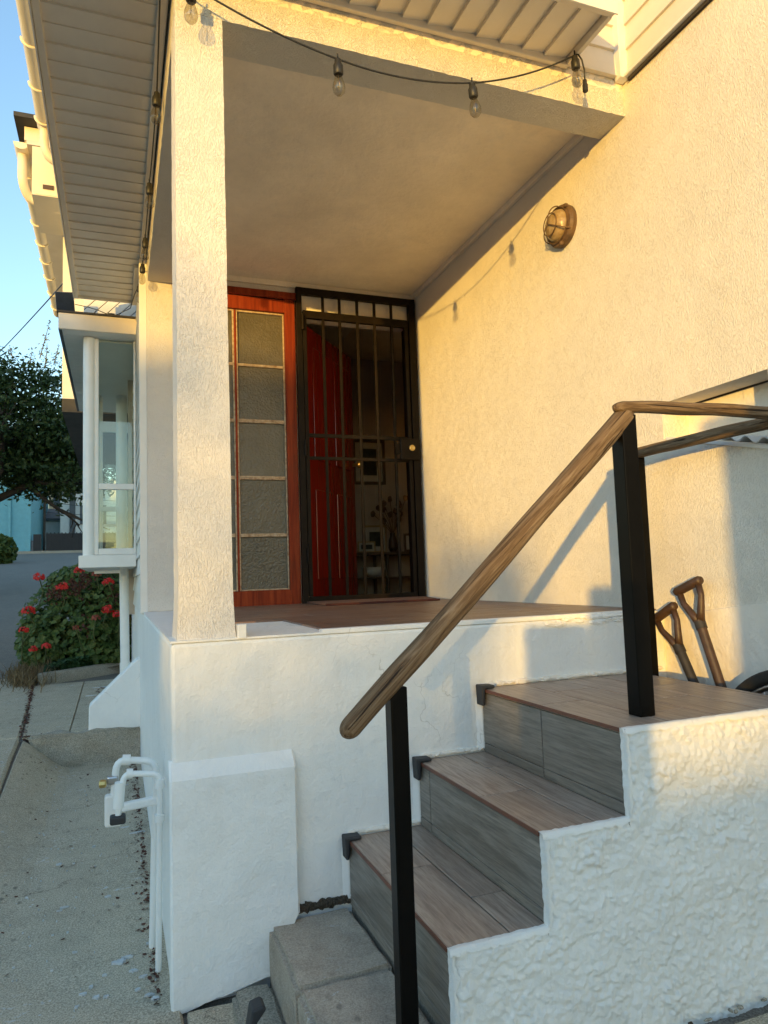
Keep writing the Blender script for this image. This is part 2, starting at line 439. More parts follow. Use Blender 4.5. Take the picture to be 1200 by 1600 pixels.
# ------------------------------------------------------------------ ground
def ground():
    xs = [-600, -200, -80, -40, -20, -12, -8, -6, -5, -4, -3, -2.4, -1.9, -1.5, -1.2, -1.0, -.85, -.72, -.66, -.62, -.58, -.54, -.5, -.46, -.44, -.3, -.1, 0.0, .1, .3, .5, .7, .9, 1.2, 2, 4, 8, 16, 40, 100, 300, 600]
    ys = [-600, -200, -80, -40, -20, -10, -5, -3, -2, -1, 0, .6, 1.2, 1.6] + [1.7+i*.1 for i in range(13)] + [2.959, 2.961, 3.1, 3.4, 4, 4.5, 5, 5.5, 6, 7, 9, 12, 16, 20, 25, 30, 33, 40, 60, 120, 300, 700]
    m = MB().grid(lambda x, y: (x, y, gh(x, y)-.02), xs, ys)
    tag(m.build('ground', MAT['asphalt_drive'], smooth=False), 'sloping grey asphalt ground and driveway climbing past the house', None, None, 'structure')
ground()
walk = tag(empty('walkway', (0, 0, 0)), 'worn grey concrete walkway slabs beside the white porch', None, None, 'structure')
def slab(poly, nx=14, ny=24, thick=.06, rough=.004):
    # quadrilateral poly (4 xy points) draped on the ground height
    p = [Vector(q) for q in poly]
    def fn(u, v):
        a = p[0].lerp(p[1], u); b = p[3].lerp(p[2], u); q = a.lerp(b, v)
        e = min(u, 1-u, v, 1-v)
        z = gh(q.x, q.y) + rough*noise.noise((q.x*5, q.y*5, 0)) - (.012 if e < 1e-4 else 0)
        return (q.x, q.y, z)
    us = [0]+[.012+.976*i/(nx-1) for i in range(nx)]+[1]; vs_ = [0]+[.006+.988*i/(ny-1) for i in range(ny)]+[1]
    m = MB().grid(fn, us, vs_)
    n = len(us); k = len(vs_)
    ring = [i*k for i in range(n)] + [(n-1)*k+j for j in range(1, k)] + [i*k+k-1 for i in range(n-2, -1, -1)] + [j for j in range(k-2, 0, -1)]
    b = len(m.v)
    for i in ring: x, y, z = m.v[i]; m.v.append((x, y, z-thick))
    r = len(ring)
    for i in range(r): m.f.append((ring[i], ring[(i+1) % r], b+(i+1) % r, b+i))
    return m.build('slab', MAT['concrete_walk'], walk, smooth=False)
slab([(-.635, -3.2), (.02, -3.2), (.02, 2.95), (-.70, 2.95)], 14, 60)
slab([(-.705, 2.968), (-.435, 2.968), (-.435, 5.28), (-.865, 5.28)], 10, 24)
slab([(-.433, 2.968), (.02, 2.968), (.02, 5.28), (-.433, 5.28)], 8, 20)
slab([(-1.9, -3.2), (-.65, -3.2), (-.655, -.3), (-1.9, -.3)], 12, 24)
slab([(-1.9, -.285), (-.655, -.285), (-.72, 2.95), (-1.9, 2.95)], 12, 24)
slab([(-1.9, 2.968), (-.722, 2.968), (-.90, 5.9), (-1.9, 5.9)], 10, 20)
slab([(.03, -3.2), (2.6, -3.2), (2.6, -.76), (.03, -.76)], 20, 24)
slab([(.03, -.75), (.245, -.75), (.30, -.075), (.03, -.06)], 10, 12, .06, .006)
def rock_chunk(name, x0, x1, y0, y1, z0, z1, mat, parent=None, amp=.012, n=14, fr=9):
    m = MB().box(x0, x1, y0, y1, z0, z1)
    me = m.mesh(name); bm = bmesh.new(); bm.from_mesh(me)
    bmesh.ops.recalc_face_normals(bm, faces=bm.faces)
    bmesh.ops.bevel(bm, geom=bm.edges[:], offset=.012, segments=2, affect='EDGES')
    bmesh.ops.subdivide_edges(bm, edges=[e for e in bm.edges if e.calc_length() > .06], cuts=n, use_grid_fill=True)
    for v in bm.verts:
        q = v.co*fr; d = Vector((noise.noise(q), noise.noise(q+Vector((9, 0, 0))), noise.noise(q+Vector((0, 9, 0)))))
        v.co += d*amp
    bm.to_mesh(me); bm.free()
    o = bpy.data.objects.new(name, me); COL.objects.link(o); me.materials.append(mat)
    if parent: o.parent = parent
    return o
tag(rock_chunk('concrete_ledge', -.66, .012, 2.90, 3.02, -1.05, -.775, MAT['concrete_kerb'], amp=.018), 'rough grey concrete ledge under the sloping white buttress', 'ledge')
# kerb around the flower bed
m = MB()
def kerbpt(u, s, z): 
    x = lerp(-.83, .03, u); y = lerp(5.30, 5.95, u)
    return (x-.02*s, y+s*.13+.02*noise.noise((u*6, 0, 0)), gh(x, y)+z)
us = arange(0, 1, 20)
m.grid(lambda u, k: kerbpt(u, [0, .05, .5, .95, 1][k], [-.06, .07, .095, .07, -.06][k]), us, range(5))
tag(m.build('kerb', MAT['concrete_kerb'], smooth=True), 'low curved grey concrete kerb edging the red geranium bed', 'kerb')
# soil of the bed
m = MB().grid(lambda x, y: (x, y, gh(x, y)+.05+.03*noise.noise((x*4, y*4, 1))), arange(-.95, .0, 10), arange(5.75, 8.2, 16))
tag(m.build('soil', MAT['soil'], smooth=True), 'dark soil of the flower bed under the bay window', None, None, 'structure')
# paint flakes on the concrete
fl = empty('paint_flakes', (0, 0, -.98), 'scattered white paint flakes and splashes on the concrete walkway', 'paint')
def blob(x, y, r, el=1.0, seed=0, n=26):
    pts = []
    for k in range(n):
        a = 2*pi*k/n; q = r*(1+.7*noise.noise((cos(a)*1.8+seed, sin(a)*1.8, seed*3.1))+.35*noise.noise((cos(a)*5+seed, sin(a)*5, seed)))
        pts.append((x+q*cos(a)*el, y+q*sin(a)/el))
    zz = max(gh(*p) for p in pts)+.0045
    return MB().prism(pts, zz-.004, zz+.0015)
chips = [(-.174, .784, .020, 1.3), (-.141, .281, .036, 1.3), (-.115, .30, .026, 1.6), (-.10, .21, .022, 1.2), (-.323, .758, .016, 2.0), (-.335, .735, .012, 1.8),
         (-.20, .108, .017, 1), (-.235, .14, .018, 1.2), (-.215, .17, .012, 1), (-.175, .10, .014, 1.2), (-.09, .10, .016, 1.3), (-.06, .06, .018, 1.4), (-.045, .035, .02, 1.1),
         (-.27, .40, .012, 1.5), (-.30, .55, .008, 1), (-.06, 1.45, .02, 2), (-.11, 1.55, .014, 2), (-.12, 2.3, .02, 2), (-.35, 4.4, .03, 1.8), (-.25, 4.8, .05, 2), (-.2, 3.6, .025, 1.5),
         (-.37, 1.2, .012, 1.3), (-.24, 1.35, .009, 1), (-.05, .36, .014, 1), (-.46, .9, .012, 1), (-.18, .22, .012, 1.4), (-.25, .08, .010, 1), (-.075, .165, .015, 1.5)]
for i, (x, y, r, e) in enumerate(chips):
    blob(x, y, r*(.42 if y < 1 else .7), e, i*1.7).build('flake', MAT['paint_flake'], fl)
for i in range(90):
    x = random.uniform(-.5, -.03); y = random.uniform(.02, 2.4)
    blob(x, y, random.uniform(.0010, .0028), random.uniform(.8, 1.6), i+100, 7).build('flake', MAT['paint_flake'], fl)

# ------------------------------------------------------------------ HOUSE
house = empty('house', (W/2, 1.0, -.98), 'white stucco house with tiled porch, slim column and slatted eaves', 'house')
H = house
# --- right side wall with recess opening
YN = -1.9
def side_wall():
    m = MB()
    oy0, oy1 = -.06, -.53; oz = .775; ozf, ozn = .640, .527
    def q(*p): m.add([(W, y, z) for y, z in p], [tuple(range(len(p)))])
    # seam line of the smooth band
    def seam(y): return -.027 + (.03-y)*.135
    q((D+.02, -.0), (D+.02, 2.30), (.03, 2.30), (.03, -.0))
    q((.03, -.03), (.03, 2.30), (oy0, 2.30), (oy0, -.03))
    q((oy0, oz), (oy0, 2.30), (oy1, 2.30), (oy1, oz))
    q((oy0, -.05), (oy0, ozf), (oy1, ozn), (oy1, -.05))
    q((oy1, -.05), (oy1, 2.30), (YN, 2.30), (YN, -.05))
    # reveals
    dp = .125
    def r(a, b): m.add([(W, *a), (W, *b), (W+dp, *b), (W+dp, *a)], [(0, 1, 2, 3)])
    r((oy0, oz), (oy1, oz)); r((oy1, oz), (oy1, ozn)); r((oy1, ozn), (oy0, ozf)); r((oy0, ozf), (oy0, oz))
    # end return and body behind
    m.add([(W, YN, -1.2), (W+3, YN, -1.2), (W+3, YN, 2.3), (W, YN, 2.3)], [(0, 1, 2, 3)])
    m.build('side_wall', MAT['stucco_wall'], H, fixn=False)
    MB().box(W+dp, W+dp+.05, oy1-.05, oy0+.05, .45, .85).build('recess_back', MAT['plaster_band'], H)
    # thin board under the recess head and its dark shadow gap
    MB().box(W+dp-.006, W+dp-.001, oy1, oy0, oz-.006, oz).build('recess_gap', MAT['dark_gap'], H)
    # lower smooth band, a hair proud of the stucco
    b = MB()
    ys = arange(YN, .05, 30)
    b.grid(lambda y, k: (W-(.004 if k < 2 else 0), y, [-1.2, seam(y)+.003*noise.noise((y*9, 0, 0)), seam(y)+.002][k]), ys, range(3))
    b.build('wall_band', MAT['plaster_band'], H, fixn=False)
side_wall()
# corrugated sheet lying in the recess
m = MB()
def corr(u, k):
    y = lerp(-.27, -.525, u); z = .598 - u*.063 + .010*(1+sin(u*2*pi*3.6))
    return ((W-.003, W+.10)[k % 2], y, z + (0 if k < 2 else .004))
us = arange(0, 1, 90)
for ks in ((0, 1), (2, 3)): m.grid(lambda u, k: corr(u, ks[k]), us, (0, 1))
m.grid(lambda u, k: corr(u, (0, 2)[k]), us, (0, 1))
cs = empty('corrugated_sheet', (W, -.3, .6), 'white corrugated sheet edge lying on the sloping sill of the wall recess', 'sheet')
m.build('sheet', MAT['vinyl_white'], cs, smooth=True, angle=.8)
MB().add([(W-.005, -.08, .632), (W-.005, -.53, .518), (W-.005, -.53, .530), (W-.005, -.08, .644), (W+.02, -.08, .632), (W+.02, -.53, .518), (W+.02, -.53, .530), (W+.02, -.08, .644)],
         [(0, 1, 2, 3), (4, 5, 6, 7), (0, 1, 5, 4), (2, 3, 7, 6), (1, 2, 6, 5), (0, 3, 7, 4)]).build('edge_strip', MAT['vinyl_white'], cs)

# --- back wall around window and door (Y = D)
WX0, WX1, WZ1 = .185, .935, 1.985     # window
DX0, DX1, DZ1 = 1.00, W, 1.875        # door opening
m = MB()
m.box(-.0, WX0, D, D+.15, -.02, 2.3); m.box(WX0, WX1, D, D+.15, WZ1, 2.3); m.box(WX1, DX0, D, D+.15, -.02, 2.3)
m.box(DX0, DX1, D, D+.15, DZ1, 2.3)
m.build('back_wall', MAT['plaster_band'], H)
MB().box(CX1, W-.002, D-.022, D-.001, CZ-.035, CZ-.001).build('cornice', MAT['ceiling_plaster'], H)
# pilaster + corner trim at the rear left
MB().box(.025, .180, D-.02, D-.001, 0, CZ+.2).build('pilaster', MAT['stucco_column'], H)
MB().box(-.016, .024, D-.016, D+.05, -.005, 2.12).build('corner_trim', MAT['white_trim'], H)
# --- porch ceiling
MB().box(.03, W, .03, D+.1, CZ, CZ+.08).build('porch_ceiling', MAT['ceiling_plaster'], H)
m = MB().box(W-.02, W-.001, CY1, D-.02, CZ-.028, CZ-.001)
m.build('ceiling_bead', MAT['ceiling_plaster'], H)
# --- beams with slightly uneven rendered edges
def rough_box(name, x0, x1, y0, y1, z0, z1, mat, amp=.0035, step=.03, fr=14, flare=0):
    me = MB().box(x0, x1, y0, y1, z0, z1).mesh(name); bm = bmesh.new(); bm.from_mesh(me)
    bmesh.ops.recalc_face_normals(bm, faces=bm.faces)
    for ax in range(3):
        es = [e for e in bm.edges if abs((e.verts[0].co-e.verts[1].co)[ax]) > step*1.5 and sum(1 for k in range(3) if abs((e.verts[0].co-e.verts[1].co)[k]) > 1e-4) == 1]
        if es:
            L = max(abs((e.verts[0].co-e.verts[1].co)[ax]) for e in es)
            bmesh.ops.subdivide_edges(bm, edges=es, cuts=max(1, int(L/step)), use_grid_fill=True)
    cx, cy = (x0+x1)/2, (y0+y1)/2
    for v in bm.verts:
        q = v.co*fr
        v.co += Vector((noise.noise(q), noise.noise(q+Vector((7, 1, 0))), noise.noise(q+Vector((0, 5, 9)))))*amp
        if flare:
            k = flare*(max(0, 1-(v.co.z-z0)/.16)**2) + .006*(1-(v.co.z-z0)/(z1-z0))
            v.co.x += k*(1 if v.co.x > cx else -1); v.co.y += k*(1 if v.co.y > cy else -1)
    bm.to_mesh(me); bm.free()
    o = bpy.data.objects.new(name, me); COL.objects.link(o); me.materials.append(mat)
    me.polygons.foreach_set('use_smooth', [True]*len(me.polygons)); me.set_sharp_from_angle(angle=.7)
    o.parent = H; o.matrix_parent_inverse = Matrix.Translation(-Vector(H.location))
    return o
rough_box('beam', CX0, W+.02, CY0, CY1, BZ, 2.20, MAT['stucco_beam'], .0022, .022, 34)
rough_box('beam', CX0+.002, CX1, CY1, D, BZ+.004, 2.20, MAT['stucco_beam'], .0022, .022, 34)
# --- column
rough_box('column', CX0, CX1, CY0+.001, CY1, -.006, BZ+.03, MAT['stucco_column'], .0013, .018, 26, .006)
# --- porch base
m = MB()
m.prism([(0, 0), (W, 0), (W, D+.1), (0, D+.1)], -1.15, -.008)
o = m.build('porch_base', MAT['plaster_white'], H, bevel=.012)
MB().box(0, .14, D+.1, 9.5, -1.15, -.012).build('foundation', MAT['plaster_white'], H)
# pilaster bump of the base with sloped top
m = MB().prism([(0, -1.02), (0, -.343), (-.038, -.383), (-.045, -1.02)], -.012, .352, 'x')
o = rough_box('base_pad', 0, .1, 0, .1, 0, .1, MAT['plaster_white'])
bpy.data.objects.remove(o)
def pad():
    n = 22
    m = MB()
    xs = [-.008]+arange(-.002, .346, n)+[.352]
    def zbot(x): return -1.0 + (.065*(x/.35)) + .006*noise.noise((x*40, 3, 0))
    prof = lambda x: [(.01, -.338), (-.002, -.345), (-.03, -.377), (-.036, -.386)] + [(-.038-.006*t+.003*noise.noise((x*8, t*6, 2)), lerp(-.386, zbot(x), t)) for t in arange(.03, 1, 24)] + [(.01, zbot(x)-.004)]
    def fn(x, k):
        y, z = prof(x)[k]
        cut = max(0, (x-.27)/.08); 
        if x > .27 and z < -.80: z = max(z, lerp(-1.2, -.80, min(1, (x-.27)/.075*.9+.2)) ) if x > .30 else z
        if x in (-.008, .352): y += .006
        return (x, y, z)
    K = range(len(prof(0)))
    m.grid(fn, xs, K)
    for x in (-.008, .352):
        m.f.append(tuple([len(m.v)+i for i in range(len(K))])); m.v += [fn(x, k) for k in K]
    m.build('base_pad', MAT['plaster_white'], H, smooth=True, angle=.32)
pad()
# chipped plaster bits at the porch edge and stair junction
def chip(name, x, y, z, sx_, sy_, sz_, mat, seed, parent=H):
    me = bpy.data.meshes.new(name); bm = bmesh.new(); bmesh.ops.create_icosphere(bm, subdivisions=2, radius=1)
    for v in bm.verts:
        k = 1+.5*noise.noise(v.co*2+Vector((seed, 0, 0))); v.co = Vector((v.co.x*sx_*k, v.co.y*sy_*k, v.co.z*sz_*k))+Vector((x, y, z))
    bm.to_mesh(me); bm.free(); o = bpy.data.objects.new(name, me); COL.objects.link(o); me.materials.append(mat)
    if parent: o.parent = parent; o.matrix_parent_inverse = Matrix.Translation(-Vector(parent.location))
    return o
MB().box(.192, .218, -.004, .05, -.006, .036).build('skirting_stub', MAT['plaster_white'], H, bevel=.003)
# --- porch floor
pf = MB().box(.0, W-.001, .0, D, -.008, -.002).build('porch_floor', MAT['plaster_white'], H)
# tile field: an L around the plastered corner by the column
tw = .30
def tile(x0, x1, y0, y1, z=.0, mat='porch_tile', parent=pf, th=.004):
    g = .0016
    m = MB().box(x0+g, x1-g, y0+g, y1-g, z-th, z+.004)
    return m.build('tile', MAT[mat], parent, bevel=.0012, seg=1)
y = .035; row = 0
while y < D-.02:
    y1 = min(y+.155, D-.001); x = .185 if y > .5 else .47
    if y > .5: x = .185
    off = [0, .31, .15][row % 3]; xs = [x]; xx = x + (.60 - off if off else .60)
    while xx < W-.02: xs.append(xx); xx += .60
    xs.append(W-.002)
    for a, b in zip(xs, xs[1:]): tile(a, b, y, y1)
    y = y1; row += 1
# raised plaster lip along the front edge
m = MB().box(.45, 1.70, .001, .033, -.004, .0065); m.build('edge_lip', MAT['plaster_white'], H, bevel=.003)
rnd = random.Random(3)
for i in range(16):
    x = rnd.uniform(1.18, 1.62); chip('plaster_chip', x, -.002, rnd.uniform(-.03, -.006), rnd.uniform(.012, .04), .004, rnd.uniform(.004, .009), MAT['plaster_white'], i)
for i in range(30):
    x = lerp(1.03, 1.74, i/29)+rnd.uniform(-.01, .01); chip('plaster_chip', x, -.003, ZL+.008, rnd.uniform(.015, .035), .009, rnd.uniform(.005, .011), MAT['plaster_band'], i*2.1)
for i in range(10):
    chip('plaster_chip', lerp(.53, .74, i/9), -.003, Z1+.010, .018, .008, .008, MAT['plaster_band'], i+50); chip('plaster_chip', lerp(.78, .98, i/9), -.003, Z2+.010, .018, .008, .008, MAT['plaster_band'], i+70)
# dark dirt joint above the concrete step
for i in range(14):
    chip('dirt_clod', lerp(.36, .51, i/13), -.004, ZS+.016, rnd.uniform(.008, .018), .012, rnd.uniform(.008, .02), MAT['soil'], i+90)
# plaster fillets beside each riser
for (sxx, zt, zb) in ((S3, ZL, Z2), (S2, Z2, Z1), (S1, Z1, ZS)):
    MB().prism([(sxx-.022, 0), (sxx+.004, 0), (sxx+.004, -.012), (sxx-.004, -.014)], zb+.01, zt-.03).build('plaster_fillet', MAT['plaster_white'], H, bevel=.003)

# --- entrance window
ew = empty('entrance_window', (.56, D, 0), parent=H); ew.location = Vector((.56, D, 0))-Vector(H.location)
def wb(name, *a, mat='red_wood', bev=.003): return MB().box(*a).build(name, MAT[mat], ew, bevel=bev)
FY0, FY1 = D-.028, D+.05
SX0, SX1, BZ0, TZ0 = .245, .868, .095, 1.865
wb('stile', WX0, SX0, FY0, FY1, 0, WZ1); wb('stile', SX1, WX1, FY0, FY1, 0, WZ1)
wb('rail', SX0, SX1, FY0, FY1, .0, BZ0); wb('rail', SX0, SX1, FY0, FY1, TZ0, WZ1-.035)
wb('head_moulding', WX0-.01, WX1+.005, FY0-.02, FY0-.002, WZ1-.032, WZ1+.012)
MUX0, MUX1 = .536, .572
wb('mullion', MUX0+.012, MUX1-.012, D-.008, FY1-.01, BZ0, TZ0, mat='red_wood')
zr = [BZ0, .437, .795, 1.155, 1.512, TZ0]
for i in range(5):
    z0, z1 = zr[i], zr[i+1]
    for (x0, x1) in ((SX0, MUX0+.012), (MUX1-.012, SX1)):
        wb('pane', x0+.006, x1-.006, D+.012, D+.017, z0+.008, z1-.008, mat='frosted_glass', bev=0)
        b = .010
        # putty beads round the pane (slightly uneven)
        j = lambda: random.uniform(-.002, .002)
        m = MB()
        m.box(x0, x0+b+j(), D-.004, D+.011, z0, z1); m.box(x1-b-j(), x1, D-.004, D+.011, z0, z1)
        m.box(x0+b, x1-b, D-.0045, D+.011, z0, z0+b+j()); m.box(x0+b, x1-b, D-.0045, D+.011, z1-b+j(), z1)
        m.build('glazing_bead', MAT['putty_wood'], ew, bevel=.003)
# --- interior room
RX0, RX1, RY1, RZ1 = .05, 3.3, 4.35, 2.35
ir = MB()
ir.box(RX0-.1, RX1+.1, RY1, RY1+.1, -.1, RZ1+.1)
ir.box(RX1, RX1+.1, D+.15, RY1, -.1, RZ1+.1); ir.box(RX0-.04, RX0, D+.15, RY1, -.1, RZ1+.1)
ir.box(RX0, RX1, D+.15, RY1, RZ1, RZ1+.1); ir.box(W+.001, RX1+.1, D+.003, D+.15, -.1, RZ1+.1)
ir.build('room_wall', MAT['interior_wall'], H)
MB().box(RX0, RX1, D+.0, RY1, -.1, -.03).build('room_floor', MAT['interior_wood'], H)
# door jambs
m = MB().box(DX0-.045, DX0, D+.01, D+.14, -.02, DZ1)
m.build('door_jamb', MAT['red_wood'], H)
MB().box(W-.035, W-.001, D+.01, D+.14, -.02, DZ1).build('door_jamb', MAT['gate_metal'], H)
# front door leaf, open inwards
dl = empty('front_door', (0, 0, 0), parent=H); dl.location = Vector((1.0, D+.12, 0))-Vector(H.location)
ang = math.atan2(.63, .53)
def leaf(name, u0, u1, z0, z1, t0, t1, mat='red_door', bev=.004):
    m = MB().box(u0, u1, t0, t1, z0, z1)
    R = Matrix.Rotation(ang, 3, 'Z'); m.v = [tuple(R @ Vector(v) + Vector((1.0, D+.12, 0))) for v in m.v]
    return m.build(name, MAT[mat], dl, bevel=bev)
leaf('door_slab', 0, .82, .005, 1.85, -.04, 0)
for (u0, u1) in ((.10, .38), (.46, .74)):
    for (z0, z1) in ((.15, .75), (.95, 1.72)):
        leaf('door_panel', u0, u1, z0, z1, -.050, -.040, bev=.006)
m = MB(); R = Matrix.Rotation(ang, 3, 'Z')
for zz in (1.0,):
    c = R @ Vector((.77, -.05, zz)) + Vector((1.0, D+.12, 0)); m.lathe([(.012, 0), (.012, .03), (.026, .04), (.028, .06), (.015, .075)], c, R @ Vector((0, -1, 0)), 14)
m.build('door_knob', MAT['brass'], dl, smooth=True)
# --- siding
def siding(name, plane, pos, a0, a1, z0, z1, h=.105, mat='vinyl_cream', th=.012, flip=1):
    s = empty(name, (0, 0, 0), parent=H); s.location = -Vector(H.location)
    z = z0
    while z < z1-.01:
        zt = min(z+h, z1)
        # clapboard profile: proud at the bottom
        prof = [(pos, z), (pos-th*flip, z+.002), (pos-th*.9*flip, z+.012), (pos-.002*flip, zt), (pos, zt)]
        m = MB()
        if plane == 'x': m.add([(p, a0, q) for p, q in prof]+[(p, a1, q) for p, q in prof], [(i, (i+1) % 5, 5+(i+1) % 5, 5+i) for i in range(5)]+[(0, 1, 2, 3, 4), (5, 6, 7, 8, 9)])
        else: m.add([(a0, p, q) for p, q in prof]+[(a1, p, q) for p, q in prof], [(i, (i+1) % 5, 5+(i+1) % 5, 5+i) for i in range(5)]+[(0, 1, 2, 3, 4), (5, 6, 7, 8, 9)])
        m.build('board', MAT[mat], s)
        z = zt
    return s
siding('wall_siding', 'x', W-.003, YN, .0, 2.125, 3.1, .105)
siding('wall_siding', 'y', CY0-.006, -.0, W-.03, 2.135, 2.9, .105)
MB().box(W-.045, W-.004, -.012, .028, 2.112, 3.1).build('corner_trim', MAT['white_trim'], H, bevel=.002)
MB().box(W-.013, W-.002, YN, -.012, 2.100, 2.113).build('siding_channel', MAT['dark_gap'], H)
MB().box(W-.030, W-.002, YN, -.012, 2.113, 2.126).build('siding_channel', MAT['white_trim'], H, bevel=.002)
MB().box(1.50, W-.046, CY0-.022, CY0-.002, 2.128, 2.140).build('siding_channel', MAT['vinyl_cream'], H)
# body of the upper storey (keeps the light out)
MB().box(W+.002, W+3, YN+.01, 9, 2.3, 4.6).build('upper_wall', MAT['vinyl_cream'], H)
MB().box(.02, W, .06, 3.05, 2.2, 3.2).build('upper_wall', MAT['vinyl_cream'], H)
# --- left eave (soffit planks across, running along Y)
ZSF = 2.145
se = empty('eave_soffit', (0, 0, 0), parent=H); se.location = -Vector(H.location)
y = -.26; k = 0; EX0, EX1 = -.385, -.012
while y < 2.985:
    y1 = min(y+.098, 2.985); dz = .009 if k % 2 == 0 else .005
    m = MB().add([(EX0, y, ZSF-dz), (EX1, y, ZSF-dz), (EX1, y1, ZSF), (EX0, y1, ZSF), (EX0, y, ZSF+.012), (EX1, y, ZSF+.012), (EX1, y1, ZSF+.012), (EX0, y1, ZSF+.012)],
                 [(0, 1, 2, 3), (4, 5, 6, 7), (0, 1, 5, 4), (1, 2, 6, 5), (2, 3, 7, 6), (3, 0, 4, 7)])
    m.build('plank', MAT['vinyl_cream'], se); y = y1; k += 1
MB().box(EX1, .022, -.26, 2.36, ZSF-.022, ZSF+.012).build('soffit_trim', MAT['vinyl_cream'], H, bevel=.004)
MB().box(EX1-.03, .022, 2.36, 3.0, ZSF-.028, ZSF+.012).build('soffit_trim', MAT['vinyl_cream'], H, bevel=.004)
MB().box(EX0-.028, EX0, -.26, 3.0, ZSF-.020, ZSF+.012).build('soffit_trim', MAT['vinyl_cream'], H, bevel=.004)
MB().box(EX0, EX1-.03, 2.985, 3.0, ZSF-.016, ZSF+.012).build('soffit_trim', MAT['vinyl_cream'], H)
MB().box(EX0-.034, EX0-.029, -.26, 3.004, ZSF-.03, ZSF+.10).build('fascia', MAT['white_trim'], H)
MB().add([(-.40, -.28, 2.262), (.05, -.28, 2.40), (.05, 3.0, 2.40), (-.40, 3.0, 2.262), (-.40, -.28, 2.242), (.05, -.28, 2.38), (.05, 3.0, 2.38), (-.40, 3.0, 2.242)],
         [(0, 1, 2, 3), (4, 5, 6, 7), (0, 1, 5, 4), (1, 2, 6, 5), (2, 3, 7, 6), (3, 0, 4, 7)]).build('eave_roof', MAT['dark_roof'], H)
MB().add([(-.385, 2.99, 2.158), (.02, 2.99, 2.158), (.02, 2.99, 2.375), (-.385, 2.99, 2.245)], [(0, 1, 2, 3)]).build('eave_end', MAT['vinyl_white'], H)
# --- front eave (saw-tooth planks running along Y)
sf = empty('eave_soffit', (0, 0, 0), parent=H); sf.location = -Vector(H.location)
FXE = 1.495; x = .02
while x < FXE-.01:
    x1 = min(x+.098, FXE)
    m = MB().add([(x, -.235, ZSF-.014), (x1, -.235, ZSF), (x1, .006, ZSF), (x, .006, ZSF-.014), (x, -.235, ZSF+.012), (x1, -.235, ZSF+.012), (x1, .006, ZSF+.012), (x, .006, ZSF+.012)],
                 [(0, 1, 2, 3), (4, 5, 6, 7), (0, 1, 5, 4), (1, 2, 6, 5), (2, 3, 7, 6), (3, 0, 4, 7)])
    m.build('plank', MAT['vinyl_cream'], sf); x = x1
MB().box(.022, FXE+.01, .006, .028, ZSF-.030, ZSF+.012).build('soffit_trim', MAT['vinyl_cream'], H, bevel=.004)
MB().box(FXE, FXE+.02, -.24, .006, ZSF-.026, ZSF+.012).build('soffit_trim', MAT['vinyl_cream'], H, bevel=.003)
MB().box(-.41, FXE+.02, -.262, -.236, ZSF-.022, ZSF+.012).build('soffit_trim', MAT['vinyl_cream'], H, bevel=.003)
MB().box(-.42, FXE+.024, -.268, -.263, ZSF-.03, ZSF+.10).build('fascia', MAT['white_trim'], H)
MB().add([(-.42, -.29, 2.262), (FXE+.03, -.29, 2.262), (FXE+.03, .03, 2.36), (-.42, .03, 2.36), (-.42, -.29, 2.242), (FXE+.03, -.29, 2.242), (FXE+.03, .03, 2.34), (-.42, .03, 2.34)],
         [(0, 1, 2, 3), (4, 5, 6, 7), (0, 1, 5, 4), (1, 2, 6, 5), (2, 3, 7, 6), (3, 0, 4, 7)]).build('eave_roof', MAT['dark_roof'], H)
MB().add([(FXE+.015, -.26, 2.155), (FXE+.015, .02, 2.155), (FXE+.015, .02, 2.35), (FXE+.015, -.26, 2.25)], [(0, 1, 2, 3)]).build('eave_end', MAT['vinyl_white'], H)
# --- left long wall with diagonal-lapped siding, seen edge-on
siding('wall_siding', 'x', 0.0, D+.05, 9.5, -.012, 2.15, .115, 'vinyl_white', .014)
# --- bay window
bw = empty('bay_window', (0, 0, 0), parent=H); bw.location = Vector((-.19, 3.3, .29))-Vector(H.location)
BY0, BY1, BX0, BX1 = 3.30, 5.0, -.365, -.012
def bb(name, *a, mat='white_trim', bev=.004): return MB().box(*a).build(name, MAT[mat], bw, bevel=bev)
bb('sill', BX0-.03, BX1, BY0-.035, BY1+.03, .285, .372)
bb('bay_floor', BX0, BX1, BY0+.005, BY1, .372, .385)
MB().tube([(BX0+.035, BY0+.012, .372), (BX0+.035, BY0+.012, 1.955)], .040, 20).build('corner_post', MAT['white_pvc'], bw, smooth=True, angle=.8)
MB().tube([(BX0+.035, BY1-.02, .372), (BX0+.035, BY1-.02, 1.955)], .040, 16).build('corner_post', MAT['white_pvc'], bw, smooth=True, angle=.8)
MB().tube([(-.10, BY1-.05, .372), (-.10, BY1-.05, 1.955)], .05, 12).build('inner_post', MAT['white_pvc'], bw, smooth=True, angle=.8)
fx0, fx1 = BX0+.072, BX1
bb('window_stile', fx0, fx0+.028, BY0-.004, BY0+.04, .375, 1.955); bb('window_stile', fx1-.014, fx1, BY0-.004, BY0+.04, .375, 1.955)
bb('window_rail', fx0+.028, fx1-.014, BY0-.003, BY0+.04, .375, .42); bb('window_rail', fx0+.028, fx1-.014, BY0-.003, BY0+.04, .845, .888)
bb('window_pane', fx0+.028, fx1-.014, BY0+.016, BY0+.020, .42, .845, mat='clear_glass', bev=0)
bb('window_pane', fx0+.028, fx1-.014, BY0+.016, BY0+.020, .888, 1.955, mat='clear_glass', bev=0)
bb('sash_bar', fx0+.03, fx1-.03, BY1-.03, BY1-.01, .70, .725)
